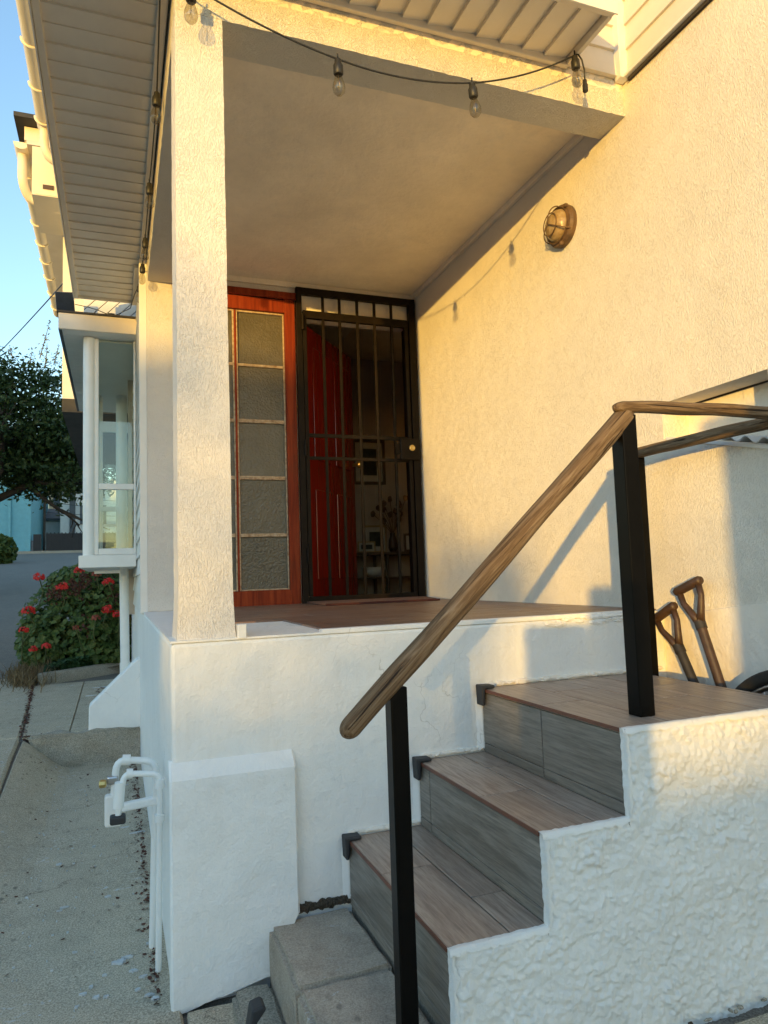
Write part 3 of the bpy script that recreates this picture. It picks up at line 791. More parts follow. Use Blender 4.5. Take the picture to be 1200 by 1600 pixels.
# long side and far panes
for (y0, y1) in ((BY0+.06, 4.13), (4.17, BY1-.06)):
    bb('window_stile', BX0, BX0+.03, y0, y0+.03, .375, 1.955); bb('window_stile', BX0, BX0+.03, y1-.03, y1, .375, 1.955)
    bb('window_rail', BX0, BX0+.03, y0+.03, y1-.03, .375, .42); bb('window_rail', BX0, BX0+.03, y0+.03, y1-.03, .845, .888); bb('window_rail', BX0, BX0+.03, y0+.03, y1-.03, 1.91, 1.955)
    bb('window_pane', BX0+.012, BX0+.016, y0+.03, y1-.03, .42, .845, mat='clear_glass', bev=0); bb('window_pane', BX0+.012, BX0+.016, y0+.03, y1-.03, .888, 1.91, mat='clear_glass', bev=0)
bb('window_rail', BX0+.07, BX1, BY1-.035, BY1, 1.60, 1.70)
bb('window_rail', BX0+.07, BX1, BY1-.035, BY1, .845, .888); bb('window_stile', BX0+.07, BX0+.10, BY1-.034, BY1-.001, .375, 1.955)
bb('window_pane', BX0+.10, BX1, BY1-.02, BY1-.016, .888, 1.60, mat='clear_glass', bev=0); bb('window_pane', BX0+.10, BX1, BY1-.02, BY1-.016, .40, .845, mat='clear_glass', bev=0)
bb('head_panel', BX0+.06, BX1, BY0+.042, BY1, 1.945, 1.958, mat='vinyl_white', bev=0)
# bay roof: fascia, soffit planks, top
bb('fascia', -.525, .02, BY0-.14, BY0-.115, 1.962, 2.078, mat='vinyl_cream')
bb('fascia', -.527, -.507, BY0-.113, 5.75, 1.962, 2.078, mat='far_grey')
y = BY0-.11
while y < 5.7:
    bb('soffit_plank', -.505, BX1, y, min(y+.096, 5.74), 1.962, 1.974, mat='vinyl_white', bev=.003); y += .1
bb('bay_roof', -.535, .02, BY0-.15, 5.76, 2.079, 2.092, mat='dark_roof', bev=0)
# diagonal boarded gusset above the bay roof
dg = empty('diagonal_boarding', (0, 0, 0), parent=H); dg.location = -Vector(H.location)
for i in range(9):
    x0 = -.62+i*.085
    p = [(x0, 2.093), (x0+.079, 2.093), (x0+.329, 2.36), (x0+.25, 2.36)]
    q = [(min(max(a, -.37), .0), b) for a, b in p]
    # clip by computing crossing heights
    def clipx(poly, xm, keep_less):
        out = []
        for j in range(len(poly)):
            a, b = poly[j], poly[(j+1) % len(poly)]
            ina = (a[0] <= xm) == keep_less or a[0] == xm; inb = (b[0] <= xm) == keep_less or b[0] == xm
            if ina: out.append(a)
            if ina != inb:
                t = (xm-a[0])/(b[0]-a[0]); out.append((xm, lerp(a[1], b[1], t)))
        return out
    q = clipx(clipx(p, -.001, True), -.37, False) if p else []
    if len(q) >= 3: MB().prism(q, 3.36, 3.375, 'y').build('board', MAT['vinyl_white'], dg, bevel=.003)
MB().box(-.37, 0, 3.376, 3.39, 2.093, 2.36).build('boarding_back', MAT['far_grey'], H)

# ------------------------------------------------------------------ staircase
st = empty('staircase', (.9, -.36, -.98), 'short staircase with grey wood-look tiles and rough white side wall', 'staircase')
# core
core = MB()
core.prism([(S1+.006, -1.1), (1.63, -1.1), (1.63, ZL-.012), (S3+.006, ZL-.012), (S3+.006, Z2-.012), (S2+.006, Z2-.012), (S2+.006, Z1-.012), (S1+.006, Z1-.012)], SN+.03, -.002, 'y')
core.build('core', MAT['concrete_kerb'], st)
def stile(name, x0, x1, y0, y1, z0, z1, mat):
    return MB().box(x0, x1, y0, y1, z0, z1).build(name, MAT[mat], st, bevel=.0016, seg=1)
g = .0022
YF, YB = SN+.018, -.003
def treads(x0, x1, z, cuts, first):
    # planks run along Y; two rows across the tread, butt joints at cuts
    for (a, b), cy in zip(((x0, x0+first), (x0+first, x1)), cuts):
        ys = [YF]+cy+[YB]
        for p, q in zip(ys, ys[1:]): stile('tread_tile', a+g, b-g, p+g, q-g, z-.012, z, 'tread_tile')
treads(S1-.004, S2+.004, Z1, ([-.30], [-.52]), .155)
treads(S2-.004, S3+.004, Z2, ([-.42], [-.18]), .155)
x = S3-.004; kk = 0
for b in (.155, .155, .155, .155, .03):
    cuts = [[-.36], [-.20, -.60], [-.45], [-.28], []][kk]; ys = [YF]+sorted(cuts)+[YB]; x1 = x+b
    for p, q in zip(ys, ys[1:]): stile('tread_tile', x+g, min(x1, 1.635)-g, p+g, q-g, ZL-.012, ZL, 'tread_tile')
    x = x1; kk += 1
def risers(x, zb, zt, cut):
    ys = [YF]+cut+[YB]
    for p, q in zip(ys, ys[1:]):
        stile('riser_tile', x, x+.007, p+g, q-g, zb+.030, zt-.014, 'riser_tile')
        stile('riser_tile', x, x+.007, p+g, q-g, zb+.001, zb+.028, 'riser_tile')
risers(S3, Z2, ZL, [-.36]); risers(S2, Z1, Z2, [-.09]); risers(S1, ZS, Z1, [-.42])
for x, z in ((S3, ZL), (S2, Z2), (S1, Z1)):
    MB().box(x-.0075, x-.0045, YF, -.045, z-.008, z+.0012).build('nosing_strip', MAT['red_trim_strip'], st)
    # black corner cap of the nosing
    m = MB().prism([(x-.020, z-.052), (x-.010, z-.052), (x-.006, z+.002), (x+.030, z+.002), (x+.030, z+.012), (x-.022, z+.014)], -.048, -.006, 'y')
    m.build('nosing_cap', MAT['black_rubber'], st, bevel=.004)
# rough-cast side wall (real relief)
def side_skin():
    m = MB(); step = .0042
    prof_top = lambda x: ZL if x >= S3 else (Z2 if x >= S2 else Z1)
    def zb(x): return gh(x, -.75)-.03
    xs = []
    for a, b in ((S1, S2), (S2, S3), (S3, 2.05)):
        n = int((b-a)/step); xs.append([a+(b-a)*i/n for i in range(n+1)])
    nz = 110
    def disp(x, z, top, xl):
        e = min(top-z, x-S1 if x < S2 else (x-S2 if z > Z1 and x < S3 else (x-S3 if z > Z2 else 9)))
        p = Vector((x, z, 0)); k = sstep(.002, .020, e+.010*noise.noise(p*22))
        w_ = Vector((noise.noise(p*30), noise.noise(p*30+Vector((5, 5, 5))), 0))*.009; vq = noise.voronoi((p+w_*.8)*52)[0]; vr = noise.voronoi((p+w_)*105+Vector((3, 1, 2)))[0]; a = 1.5*(.45-vq[0])+.8*(.42-vr[0])+.5*noise.noise(p*190)+.8*noise.noise(p*17+Vector((1, 8, 0))); a *= .55+.75*abs(noise.noise(p*7+Vector((2, 2, 0))))*2
        a = max(-.8, min(1.5, a))
        low = .35+.65*k
        return -.0065*a*(.18+.82*k) - .008*k + .006*noise.noise(p*6)
    for seg, top in zip(xs, (Z1, Z2, ZL)):
        def fn(x, t, top=top):
            b = zb(x); z = lerp(top-.001, b, t)
            y = SN+.012+disp(x, z, top, 0)
            if t == 0: y = SN+.016
            return (x, y, z)
        n2 = int((top+1.0)/step)
        m.grid(fn, seg, arange(0, 1, n2))
    # top lip back to the treads, and stepped edges
    for a, b, z in ((S1, S2, Z1), (S2, S3, Z2), (S3, 2.05, ZL)):
        m.grid(lambda x, k: (x, [SN+.016, SN+.0175][k], z-.001+.0025*(k == 0)), arange(a, b, 20), (0, 1))
    return m
sm = side_skin()
sw = sm.build('side_wall', MAT['roughcast_white'], st, smooth=True, fixn=False)
b_ = MB().box(1.64, 2.05, SN+.02, SN+.12, -1.05, ZL-.004); b_.build('side_return', MAT['plaster_white'], st)
# white grout line along the top edge of the side wall and steps
for a, b, z in ((S1-.006, S2-.001, Z1), (S2-.006, S3-.001, Z2), (S3-.006, 2.05, ZL)):
    m = MB().grid(lambda x, k: (x, SN+[.001, .003, .011, .019][k]+.004*noise.noise((x*30, k, 0)), z+[-.012, .000, .002, .001][k]+(.007 if k == 0 else .0018)*(noise.noise((x*40, k+5, 0))+.6*noise.noise((x*90, k, 7)))), arange(a, b, 90), range(4))
    m.build('grout_edge', MAT['roughcast_white'], st, smooth=True, fixn=False)
for x, z0, z1 in ((S1, -1.0, Z1), (S2, Z1, Z2), (S3, Z2, ZL)):
    m = MB().grid(lambda z, k: (x+[-.003, -.001, .010][k]+(.003 if k < 2 else .008)*(noise.noise((z*30, k, 2))+.6*noise.noise((z*75, k, 4))), SN+[.019, .002, .004][k]+.002*noise.noise((z*40, k+5, 3)), z), arange(z0, z1+.001, 60), range(3))
    m.build('grout_edge', MAT['roughcast_white'], st, smooth=True, fixn=False)
# dirt and grit where the side wall meets the ground
for i in range(46):
    x = rnd.uniform(.54, 1.75); chip('dirt_clod', x, SN-.012+rnd.uniform(-.012, .006), gh(x, -.75)+.004, rnd.uniform(.004, .014), rnd.uniform(.003, .008), rnd.uniform(.002, .006), MAT['soil' if i % 4 == 0 else 'concrete_kerb'], i+300, st)
# lower concrete steps
cstep = empty('concrete_step', (.39, -.5, -1.0), 'worn bare concrete bottom step below the tiled stairs', 'step')
for (ya, yb, zt_) in ((-.374, -.012, ZS), (-1.15, -.376, ZS-.002)):
    o = rock_chunk('block', .262, S1-.004, ya, yb, -1.15, zt_, MAT['concrete_step'], amp=.006, n=16, fr=14); o.parent = cstep; o.matrix_parent_inverse = Matrix.Translation(-Vector(cstep.location))
tag(rock_chunk('concrete_footing', .15, .262, -1.15, -.05, -1.15, -.962, MAT['concrete_kerb'], amp=.006, n=14, fr=14), 'low grey concrete footing strip left of the bottom step', 'footing')
m = MB().prism([(.135, -1.0), (.160, -1.0), (.172, -.900), (.196, -.872), (.186, -.862), (.160, -.868)], -.335, -.285, 'y')
tag(m.build('nosing_cap', MAT['black_rubber'], None, bevel=.005), 'black rubber corner cap on the ground below the white base', 'corner cap')

# ------------------------------------------------------------------ handrail
hr = empty('handrail', (1.13, -.61, ZL), 'weathered driftwood handrail on black square steel posts', 'handrail')
def post(x0, x1, y0, y1, z0, z1):
    return MB().box(x0, x1, y0, y1, z0, z1).build('post', MAT['black_metal'], hr, bevel=.003)
post(.420, .460, -.664, -.624, ZS-.01, -.080)
post(1.112, 1.160, -.640, -.592, ZL, .575)
post(1.640, 1.685, -.062, -.017, ZL-.02, .572)
post(1.705, 1.750, -.665, -.620, ZL-.02, .572)
def wood_rail(a, b, ra, rb, mat, seed, n=18, rings=70, flat=1.0, bend=0.0):
    a = Vector(a); b = Vector(b); d = (b-a).normalized(); u = Vector((0, 0, 1)); u = (u-d*u.dot(d)).normalized(); w = d.cross(u)
    m = MB(); L = (b-a).length
    for i in range(rings):
        t = .5-.5*cos(pi*i/(rings-1)); e = min(t, 1-t)*L
        r = lerp(ra, rb, t)*(1+.07*noise.noise((t*5+seed, 0, 0)))
        k = math.sqrt(max(0.02, 1-(1-min(1, e/.03))**2)) if e < .03 else 1
        c = a.lerp(b, t) + u*(bend*sin(pi*t)+.004*noise.noise((t*4, seed, 0))) + w*.004*noise.noise((t*4, 3, seed))
        for j in range(n):
            th = 2*pi*j/n; cx, cy = cos(th), sin(th)
            f = 1/max(1e-3, (abs(cx)**3+abs(cy)**3)**(1/3.0))
            q = r*k*f*(1+.10*noise.noise((t*3+seed, cx*2.2, cy*2.2))+.05*noise.noise((t*4+seed, cx*6, cy*6)))
            m.v.append(tuple(c + u*(cx*q*.92) + w*(cy*q*flat)))
    for i in range(rings-1):
        for j in range(n):
            l = (j+1) % n; m.f.append((i*n+j, i*n+l, (i+1)*n+l, (i+1)*n+j))
    m.f.append(tuple(range(n))[::-1]); m.f.append(tuple((rings-1)*n+j for j in range(n)))
    return m.build('rail', MAT[mat], hr, smooth=True)
wood_rail((.311, -.654, -.176), (1.160, -.616, .592), .0242, .0262, 'driftwood_diag', 1.3, rings=90)
wood_rail((1.100, -.625, .596), (1.755, -.640, .600), .017, .019, 'driftwood_x', 4.2, flat=1.3, bend=.006)
wood_rail((1.664, -.010, .586), (1.700, -.660, .588), .020, .021, 'driftwood_y', 8.1, flat=1.2)

# ------------------------------------------------------------------ security gate
gt = empty('security_gate', (1.36, D-.04, 0), 'dark steel barred security gate in front of the open red door', 'gate')
GX0, GX1, GY, GZ0, GZ1 = .938, 1.768, D-.045, .012, 2.035
def gb(name, *a, mat='gate_metal', bev=.002): return MB().box(*a).build(name, MAT[mat], gt, bevel=bev)
f = .036
gb('frame', GX0, GX0+f, GY-.018, GY+.018, .0, GZ1); gb('frame', GX1-f-.012, GX1, GY-.018, GY+.018, .0, GZ1)
gb('frame', GX0+f, GX1-f-.012, GY-.017, GY+.017, GZ1-.045, GZ1)
gb('rail', GX0+f+.008, GX1-f-.02, GY-.015, GY+.015, .015, .045); gb('rail', GX0+f+.008, GX1-f-.02, GY-.015, GY+.015, 1.835, 1.885)
gb('rail', GX0+f+.008, GX1-f-.02, GY-.008, GY+.006, 1.055, 1.080); gb('rail', GX0+f+.008, GX1-f-.02, GY-.008, GY+.006, .910, .932)
gb('stile', GX0+f+.006, GX0+f+.030, GY-.014, GY+.014, .046, 1.834); gb('stile', GX1-f-.046, GX1-f-.020, GY-.014, GY+.014, .046, 1.834)
for x in (1.118, 1.232, 1.354, 1.476, 1.597):
    gb('bar', x-.009, x+.009, GY-.0075, GY+.0055, .0455, 1.99)
for z in (.30, .98, 1.80):
    MB().tube([(GX0+f+.002, GY-.024, z-.05), (GX0+f+.002, GY-.024, z+.05)], .011, 10).build('hinge', MAT['gate_metal'], gt, smooth=True, angle=.8)
lk = gb('lock_box', 1.615, 1.764, GY-.040, GY-.0185, .918, 1.066, bev=.01)
MB().lathe([(.020, 0), (.020, .008), (.014, .010), (.006, .006)], (1.698, GY-.040, 1.0), (0, -1, 0), 16).build('lock_cylinder', MAT['brass'], lk, smooth=True, angle=.7)
m = MB().box(1.585, 1.614, GY-.03, GY-.012, .96, 1.03); m.build('latch', MAT['gate_metal'], lk)
# door mat
m = MB()
m.add([(.96, D-.06, .006), (.945, 1.70, .006), (1.63, 1.68, .006), (1.762, D-.06, .006), (.96, D-.06, .016), (.945, 1.70, .016), (1.63, 1.68, .016), (1.762, D-.06, .016)],
      [(0, 1, 2, 3), (4, 5, 6, 7), (0, 1, 5, 4), (1, 2, 6, 5), (2, 3, 7, 6), (3, 0, 4, 7)])
paint('mat_fabric', (.20, .10, .065), .95, .5, 45, .004, 160)
paint('mat_border', (.06, .015, .012), .9, .3)
dm = empty('door_mat', (1.35, 1.9, .005), 'flat brown door mat with dark red edge before the gate', 'door mat')
m.build('mat_body', MAT['mat_fabric'], dm, bevel=.003)
MB().bar((.945, 1.696, .011), (1.635, 1.676, .011), .012, .011).build('border', MAT['mat_border'], dm)

# ------------------------------------------------------------------ inside the room
BY = RY1
def picture(name, x0, x1, z0, z1, y, fm, label, th=.02, w=.03, lean=0):
    e = empty(name, ((x0+x1)/2, y, z0), label, 'picture frame', 'framed pictures inside the room')
    m = MB(); m.box(x0, x0+w, y-th, y-.002, z0, z1); m.box(x1-w, x1, y-th, y-.002, z0, z1); m.box(x0+w, x1-w, y-th, y-.002, z0, z0+w); m.box(x0+w, x1-w, y-th, y-.002, z1-w, z1)
    m.build('frame', MAT[fm], e, bevel=.003)
    MB().box(x0+w, x1-w, y-.010, y-.004, z0+w, z1-w).build('mount', MAT['mat_paper'], e)
    d = min(x1-x0, z1-z0)*.18
    MB().box(x0+w+d, x1-w-d, y-.014, y-.0105, z0+w+d, z1-w-d).build('print', MAT['photo_dark'], e)
    return e
picture('picture_frame', 2.00, 2.34, 1.045, 1.49, BY, 'interior_wood', 'large dark framed picture hanging on the wall beyond the gate')
tb = empty('console_table', (2.25, BY-.2, 0), 'low dark console table against the far wall beyond the gate', 'table')
MB().box(1.80, 2.70, BY-.42, BY-.02, .345, .372).build('table_top', MAT['interior_wood'], tb, bevel=.004)
MB().box(1.84, 2.66, BY-.40, BY-.04, .13, .145).build('shelf', MAT['interior_wood'], tb)
for x in (1.82, 2.18, 2.66):
    for y in (BY-.40, BY-.06): MB().box(x-.012, x+.012, y-.012, y+.012, -.03, .345).build('leg', MAT['interior_wood'], tb)
picture('photo_frame', 1.93, 2.10, .373, .475, BY-.30, 'gold_frame', 'small gold twin photo frame on the left of the console table', w=.012)
picture('photo_frame', 2.06, 2.30, .373, .64, BY-.08, 'gold_frame', 'tall photo frame at the back of the console table', w=.02)
picture('photo_frame', 2.42, 2.60, .373, .55, BY-.22, 'interior_wood', 'brown photo frame on the right of the console table', w=.022)
va = empty('flower_vase', (2.30, BY-.25, .373), 'vase of dried brown flowers on the console table beyond the gate', 'vase')
MB().lathe([(.03, 0), (.045, .04), (.04, .11), (.022, .16), (.028, .18)], (2.30, BY-.25, .373), n=14).build('vase', MAT['tool_wood'], va, smooth=True)
m = MB(); fls = []
for i in range(16):
    a = random.uniform(0, 2*pi); l = random.uniform(.12, .34); s = random.uniform(.05, .22)
    p = (2.30+cos(a)*s, BY-.25+sin(a)*s*.5, .55+l); m.tube([(2.30, BY-.25, .54), ((2.30+p[0])/2+.01, (BY-.25+p[1])/2, .54+l*.55), p], .003, 4); fls.append(p)
m.build('stem', MAT['dried_flower'], va)
for i, p in enumerate(fls):
    chip('dried_head', *p, .024, .02, .03, MAT['dried_flower'], i, va)
bo = empty('bowl', (2.12, BY-.2, .146), 'pale bowl on the lower shelf of the console table', 'bowl')
MB().lathe([(.04, 0), (.09, .03), (.115, .09), (.11, .09), (.08, .035), (.02, .012)], (2.12, BY-.2, .146), n=18).build('bowl_body', MAT['ceramic_white'], bo, smooth=True)
fg = empty('figurine', (2.60, BY-.5, -.03), 'small pale animal figurine on the floor by the gate edge', 'figurine')
m = MB().lathe([(.045, 0), (.05, .04), (.035, .10), (.02, .12), (.034, .15), (.03, .18), (.005, .195)], (2.60, BY-.5, -.03), n=12); m.build('body', MAT['ceramic_white'], fg, smooth=True)
for s in (-1, 1): MB().lathe([(.012, 0), (.001, .035)], (2.60+s*.018, BY-.5, .15), n=6).build('ear', MAT['ceramic_white'], fg)

# ------------------------------------------------------------------ wall lamp
LX, LY, LZ = W, .470, 1.728
wlp = empty('wall_lamp', (LX, LY, LZ), 'round rusty bulkhead lamp with wire cage on the stucco wall', 'wall lamp')
axm = (-1, 0, 0)
MB().lathe([(.094, .0), (.097, .02), (.090, .034), (.072, .040), (.070, .030)], (LX, LY, LZ), axm, 28).build('base', MAT['rusty_lamp'], wlp, smooth=True, angle=.6)
MB().lathe([(.072, .034), (.074, .05), (.066, .072), (.048, .090), (.024, .099), (.004, .101)], (LX+.016, LY, LZ), axm, 28).build('glass_dome', MAT['lamp_glass'], wlp, smooth=True)
MB().lathe([(.012, .03), (.026, .05), (.024, .07), (.008, .08)], (LX, LY, LZ), axm, 14).build('bulb', MAT['ceramic_white'], wlp, smooth=True)
m = MB()
for r, h in ((.080, .044), (.05, .080)):
    m.tube([(LX-h, LY+r*cos(a), LZ+r*sin(a)) for a in [2*pi*k/32 for k in range(32)]], .0028, 6, closed=True)
for a in (pi/2, pi/2+2*pi/3, pi/2+4*pi/3, ):
    pts = []
    for t in arange(0, 1, 12):
        r = .094*cos(t*pi/2*.98); h = .030+.062*sin(t*pi/2); pts.append((LX-h, LY+r*cos(a), LZ+r*sin(a)))
    m.tube(pts, .0028, 6)
m.build('wire_cage', MAT['rusty_lamp'], wlp, smooth=True)
for a in (.3, 2.4, 4.5):
    MB().lathe([(.010, 0), (.010, .012), (.004, .016)], (LX-.030, LY+.092*cos(a), LZ+.092*sin(a)), axm, 8).build('clip', MAT['rusty_lamp'], wlp)

# ------------------------------------------------------------------ string lights
sg = empty('string_lights', (.07, -.04, 2.0), 'black cable string of clear glass bulbs hung along the porch beam and eave', 'string lights')
def bulb(x, y, z, tx=0, ty=0, parent=sg):
    ax = Vector((tx, ty, -1)).normalized()
    s = MB(); s.tube([(x, y, z+.008), (x, y, z+.022)], .003, 6); s.lathe([(.006, -.004), (.011, .0), (.012, .012), (.0165, .02), (.0165, .048), (.014, .052), (.006, .053)], (x, y, z), ax, 14)
    so_ = s.build('socket', MAT['cable_black'], parent, smooth=True, angle=.7)
    p = Vector((x, y, z))
    MB().lathe([(.009, .050), (.012, .060), (.0195, .082), (.0215, .096), (.0195, .110), (.011, .120), (.003, .123)], p, ax, 18).build('glass_bulb', MAT['bulb_glass'], so_, smooth=True)
    f_ = MB()
    q = p+ax*.055; e = p+ax*.105
    o_ = ax.orthogonal().normalized()*.006
    f_.tube([q, e+o_], .0007, 4); f_.tube([q, e-o_], .0007, 4); f_.tube([e+o_, e+o_*.3-ax*.018, e-o_*.3, e-o_-ax*.004], .0007, 4)
    f_.build('filament', MAT['filament'], so_)
front = [(.074, -.045, 2.005, -.02, 0), (.544, -.045, 1.874, .02, .02), (1.046, -.042, 1.905, .10, .02), (1.490, -.050, 2.110, .06, .0)]
left = [(.004, .575, 2.062), (.003, 1.235, 2.055), (.004, 1.80, 2.05), (.002, 2.13, 2.045), (-.006, 2.44, 2.05)]
for x, y, z, a, b in front: bulb(x, y, z, a, b)
for i, (x, y, z) in enumerate(left): bulb(x, y, z, random.uniform(-.05, .02), random.uniform(-.1, .1))
def sag(a, b, s, n=14):
    a = Vector(a); b = Vector(b); return [a.lerp(b, t)-Vector((0, 0, s*4*t*(1-t))) for t in arange(0, 1, n)]
path = []
A = [(l[0], l[1], l[2]+.003) for l in reversed(left)] + [(-.012, .03, 2.09), (.02, -.04, 2.04)] + [(p[0], p[1], p[2]+.003) for p in front]
sags = [.012, .015, .02, .03, .012, .005, .003, .016, .026, .022]
for i in range(len(A)-1):
    path += sag(A[i], A[i+1], sags[i])[(0 if i == 0 else 1):]
path += [(1.505, -.052, 2.12), (1.520, -.053, 2.10), (1.528, -.054, 2.06), (1.527, -.054, 2.02)]
MB().tube(path, .0032, 6).build('cable', MAT['cable_black'], sg, smooth=True)
MB().lathe([(.005, 0), (.008, .006), (.008, .018), (.0105, .022), (.0105, .048), (.007, .052)], (1.527, -.054, 2.022), (0, 0, -1), 12).build('plug', MAT['cable_black'], sg, smooth=True, angle=.6)
lead = [(left[-1][0], left[-1][1], left[-1][2]), (-.03, 2.75, 2.10), (-.05, 3.08, 2.125), (-.14, 3.17, 2.10), (-.20, 3.18, 2.10), (-.27, 3.19, 2.13), (-.34, 3.2, 2.15), (-.42, 3.2, 2.16)]
MB().tube(lead, .003, 6).build('cable', MAT['cable_black'], sg, smooth=True)
MB().box(-.20, -.155, 3.165, 3.19, 2.093, 2.108).build('cable_joint', MAT['cable_black'], sg, bevel=.003)
# solar panel
sp = empty('solar_panel', (-.48, 3.2, 2.09), 'small dark solar panel standing on the bay window roof', 'solar panel')
m = MB().box(-.06, .06, -.006, .006, 0, .135); Rm = Matrix.Rotation(radians(14), 3, 'X') @ Matrix.Rotation(radians(-4), 3, 'Y')
m.v = [tuple(Rm @ Vector(v) + Vector((-.478, 3.185, 2.094))) for v in m.v]; m.build('panel', MAT['solar_cell'], sp, bevel=.005)
MB().bar((-.478, 3.21, 2.094), (-.478, 3.20, 2.15), .02, .01).build('stand', MAT['cable_black'], sp)

# ------------------------------------------------------------------ water pipes
def elbow_path(pts, r=.03, n=6):
    out = [Vector(pts[0])]
    for i in range(1, len(pts)-1):
        p = Vector(pts[i]); a = (Vector(pts[i-1])-p); b = (Vector(pts[i+1])-p); a = a.normalized()*min(r, a.length*.45); b = b.normalized()*min(r, b.length*.45)
        for t in arange(0, 1, n): out.append((p+a)*(1-t)**2 + p*2*t*(1-t) + (p+b)*t**2)
    out.append(Vector(pts[-1])); return out
wp = empty('water_pipe', (-.03, .18, -.98), 'white plastic pipe bent to a short spout with black tape at the wall corner', 'pipe', 'water pipes beside the porch base')
MB().tube(elbow_path([(-.030, .185, -1.0), (-.022, .17, -.410), (-.125, .19, -.402), (-.142, .19, -.525)], .025), .0090, 12).build('pipe', MAT['white_pvc'], wp, smooth=True, angle=.8)
MB().tube([(-.136, .19, -.425), (-.1415, .19, -.500)], .0155, 14).build('coupling', MAT['white_pvc'], wp, smooth=True, angle=.8)
MB().tube([(-.118, .19, -.4025), (-.100, .19, -.404)], .0145, 14).build('coupling', MAT['white_pvc'], wp, smooth=True, angle=.8)
MB().tube([(-.0222, .17, -.425), (-.023, .171, -.452)], .0145, 14).build('coupling', MAT['white_pvc'], wp, smooth=True, angle=.8)
MB().tube([(-.024, .173, -.53), (-.0245, .174, -.552)], .015, 14).build('clamp', MAT['white_pvc'], wp, smooth=True, angle=.8)
MB().box(-.165, -.120, .172, .210, -.545, -.520).build('black_tape', MAT['black_rubber'], wp, bevel=.006)
wp2 = empty('water_pipe', (-.04, .335, -.98), 'thicker white plastic pipe with a brass valve behind the taped spout', 'pipe', 'water pipes beside the porch base')
MB().tube(elbow_path([(-.040, .335, -1.0), (-.026, .33, -.408), (-.146, .35, -.395), (-.158, .35, -.56)], .035), .0112, 12).build('pipe', MAT['white_pvc'], wp2, smooth=True, angle=.8)
MB().tube([(-.128, .348, -.397), (-.104, .346, -.3985)], .017, 14).build('coupling', MAT['white_pvc'], wp2, smooth=True, angle=.8)
MB().box(-.175, -.140, .335, .367, -.468, -.442).build('valve_body', MAT['chrome'], wp2, bevel=.006)
MB().lathe([(.010, 0), (.013, .005), (.013, .018), (.010, .022)], (-.176, .34, -.462), (-1, 0, 0), 8).build('valve_knob', MAT['brass'], wp2)
MB().box(-.182, -.130, .338, .370, -.600, -.500).build('meter_sleeve', MAT['white_trim'], wp2, bevel=.008)
MB().bar((-.13, .35, -.545), (-.012, .33, -.530), .030, .026).build('bracket', MAT['plaster_white'], wp2, bevel=.006)

# ------------------------------------------------------------------ buttress, downpipe
m = MB().prism([(0.01, -.335), (-.022, -.345), (-.315, -.625), (-.318, -.80), (.01, -.80)], 2.95, 3.10, 'y')
tag(m.build('buttress', MAT['plaster_white'], bevel=.008), 'small white sloping plaster buttress against the porch base', 'buttress')
dp = empty('downpipe', (-.09, 3.75, -.78), 'white drain pipe standing under the bay window sill', 'downpipe')
MB().tube([(-.082, 3.75, -.80), (-.092, 3.75, .30)], .034, 14).build('pipe', MAT['white_pvc'], dp, smooth=True, angle=.8)
MB().tube([(-.083, 3.75, -.52), (-.084, 3.75, -.44)], .040, 14).build('coupling', MAT['white_pvc'], dp, smooth=True, angle=.8)
MB().box(-.30, -.12, 3.55, 3.60, .245, .268).build('sill_bracket', MAT['white_trim'], dp)

# ------------------------------------------------------------------ garden tools and wheel in the gap
def spade(tip, base, name, label, gm, sm_):
    e = empty(name, base, label, 'spade', 'spades leaning in the gap by the wall')
    tip = Vector(tip); base = Vector(base); d = (tip-base).normalized(); s = Vector((0, 1, 0)); s = (s-d*s.dot(d)).normalized()
    n = s.cross(d)
    neck = tip-d*.125
    MB().tube([base+d*.24, neck-d*.02, neck], [.0165, .0165, .0185], 12).build('shaft', MAT[sm_], e, smooth=True, angle=.9)
    MB().tube([neck-d*.03, neck-d*.005], .0195, 12).build('ferrule', MAT['tool_iron'], e, smooth=True, angle=.9)
    for q in (-1, 1):
        MB().tube([neck-d*.01+s*q*.004, neck+d*.03+s*q*.022, neck+d*.075+s*q*.044, tip-d*.012+s*q*.047], [.014, .0125, .0105, .0115], 10).build('handle_arm', MAT[gm], e, smooth=True)
    MB().tube([tip-s*.064-d*.002, tip-s*.055, tip, tip+s*.055, tip+s*.064-d*.002], [.013, .0165, .0165, .0165, .013], 12).build('grip', MAT[gm], e, smooth=True)
    b = MB(); bl = base
    b.add([bl+s*.08+n*.003, bl-s*.08+n*.003, bl-s*.085+d*.25+n*.003, bl+s*.085+d*.25+n*.003, bl+s*.08-n*.003, bl-s*.08-n*.003, bl-s*.085+d*.25-n*.003, bl+s*.085+d*.25-n*.003],
          [(0, 1, 2, 3), (4, 5, 6, 7), (0, 1, 5, 4), (1, 2, 6, 5), (2, 3, 7, 6), (3, 0, 4, 7)])
    b.build('blade', MAT['tool_iron'], e)
spade((1.728, -.060, -.006), (1.700, -.60, -.985), 'spade', 'dark worn spade with D handle, the lower one leaning left by the wall', 'tool_wood', 'tool_iron')
spade((1.733, -.180, .092), (1.700, -.58, -.95), 'spade', 'brown wooden spade with D handle, the taller one leaning by the wall', 'tool_wood', 'tool_wood')
bk = empty('bicycle_wheel', (1.708, -.605, -.805), 'black bicycle wheel standing in the gap beside the landing', 'wheel')
wc = Vector((1.708, -.605, -.475)); Rw = .33
MB().tube([wc+Vector((0, cos(a)*(Rw-.02), sin(a)*(Rw-.02))) for a in [2*pi*k/64 for k in range(64)]], .021, 10, closed=True).build('tyre', MAT['tyre'], bk, smooth=True)
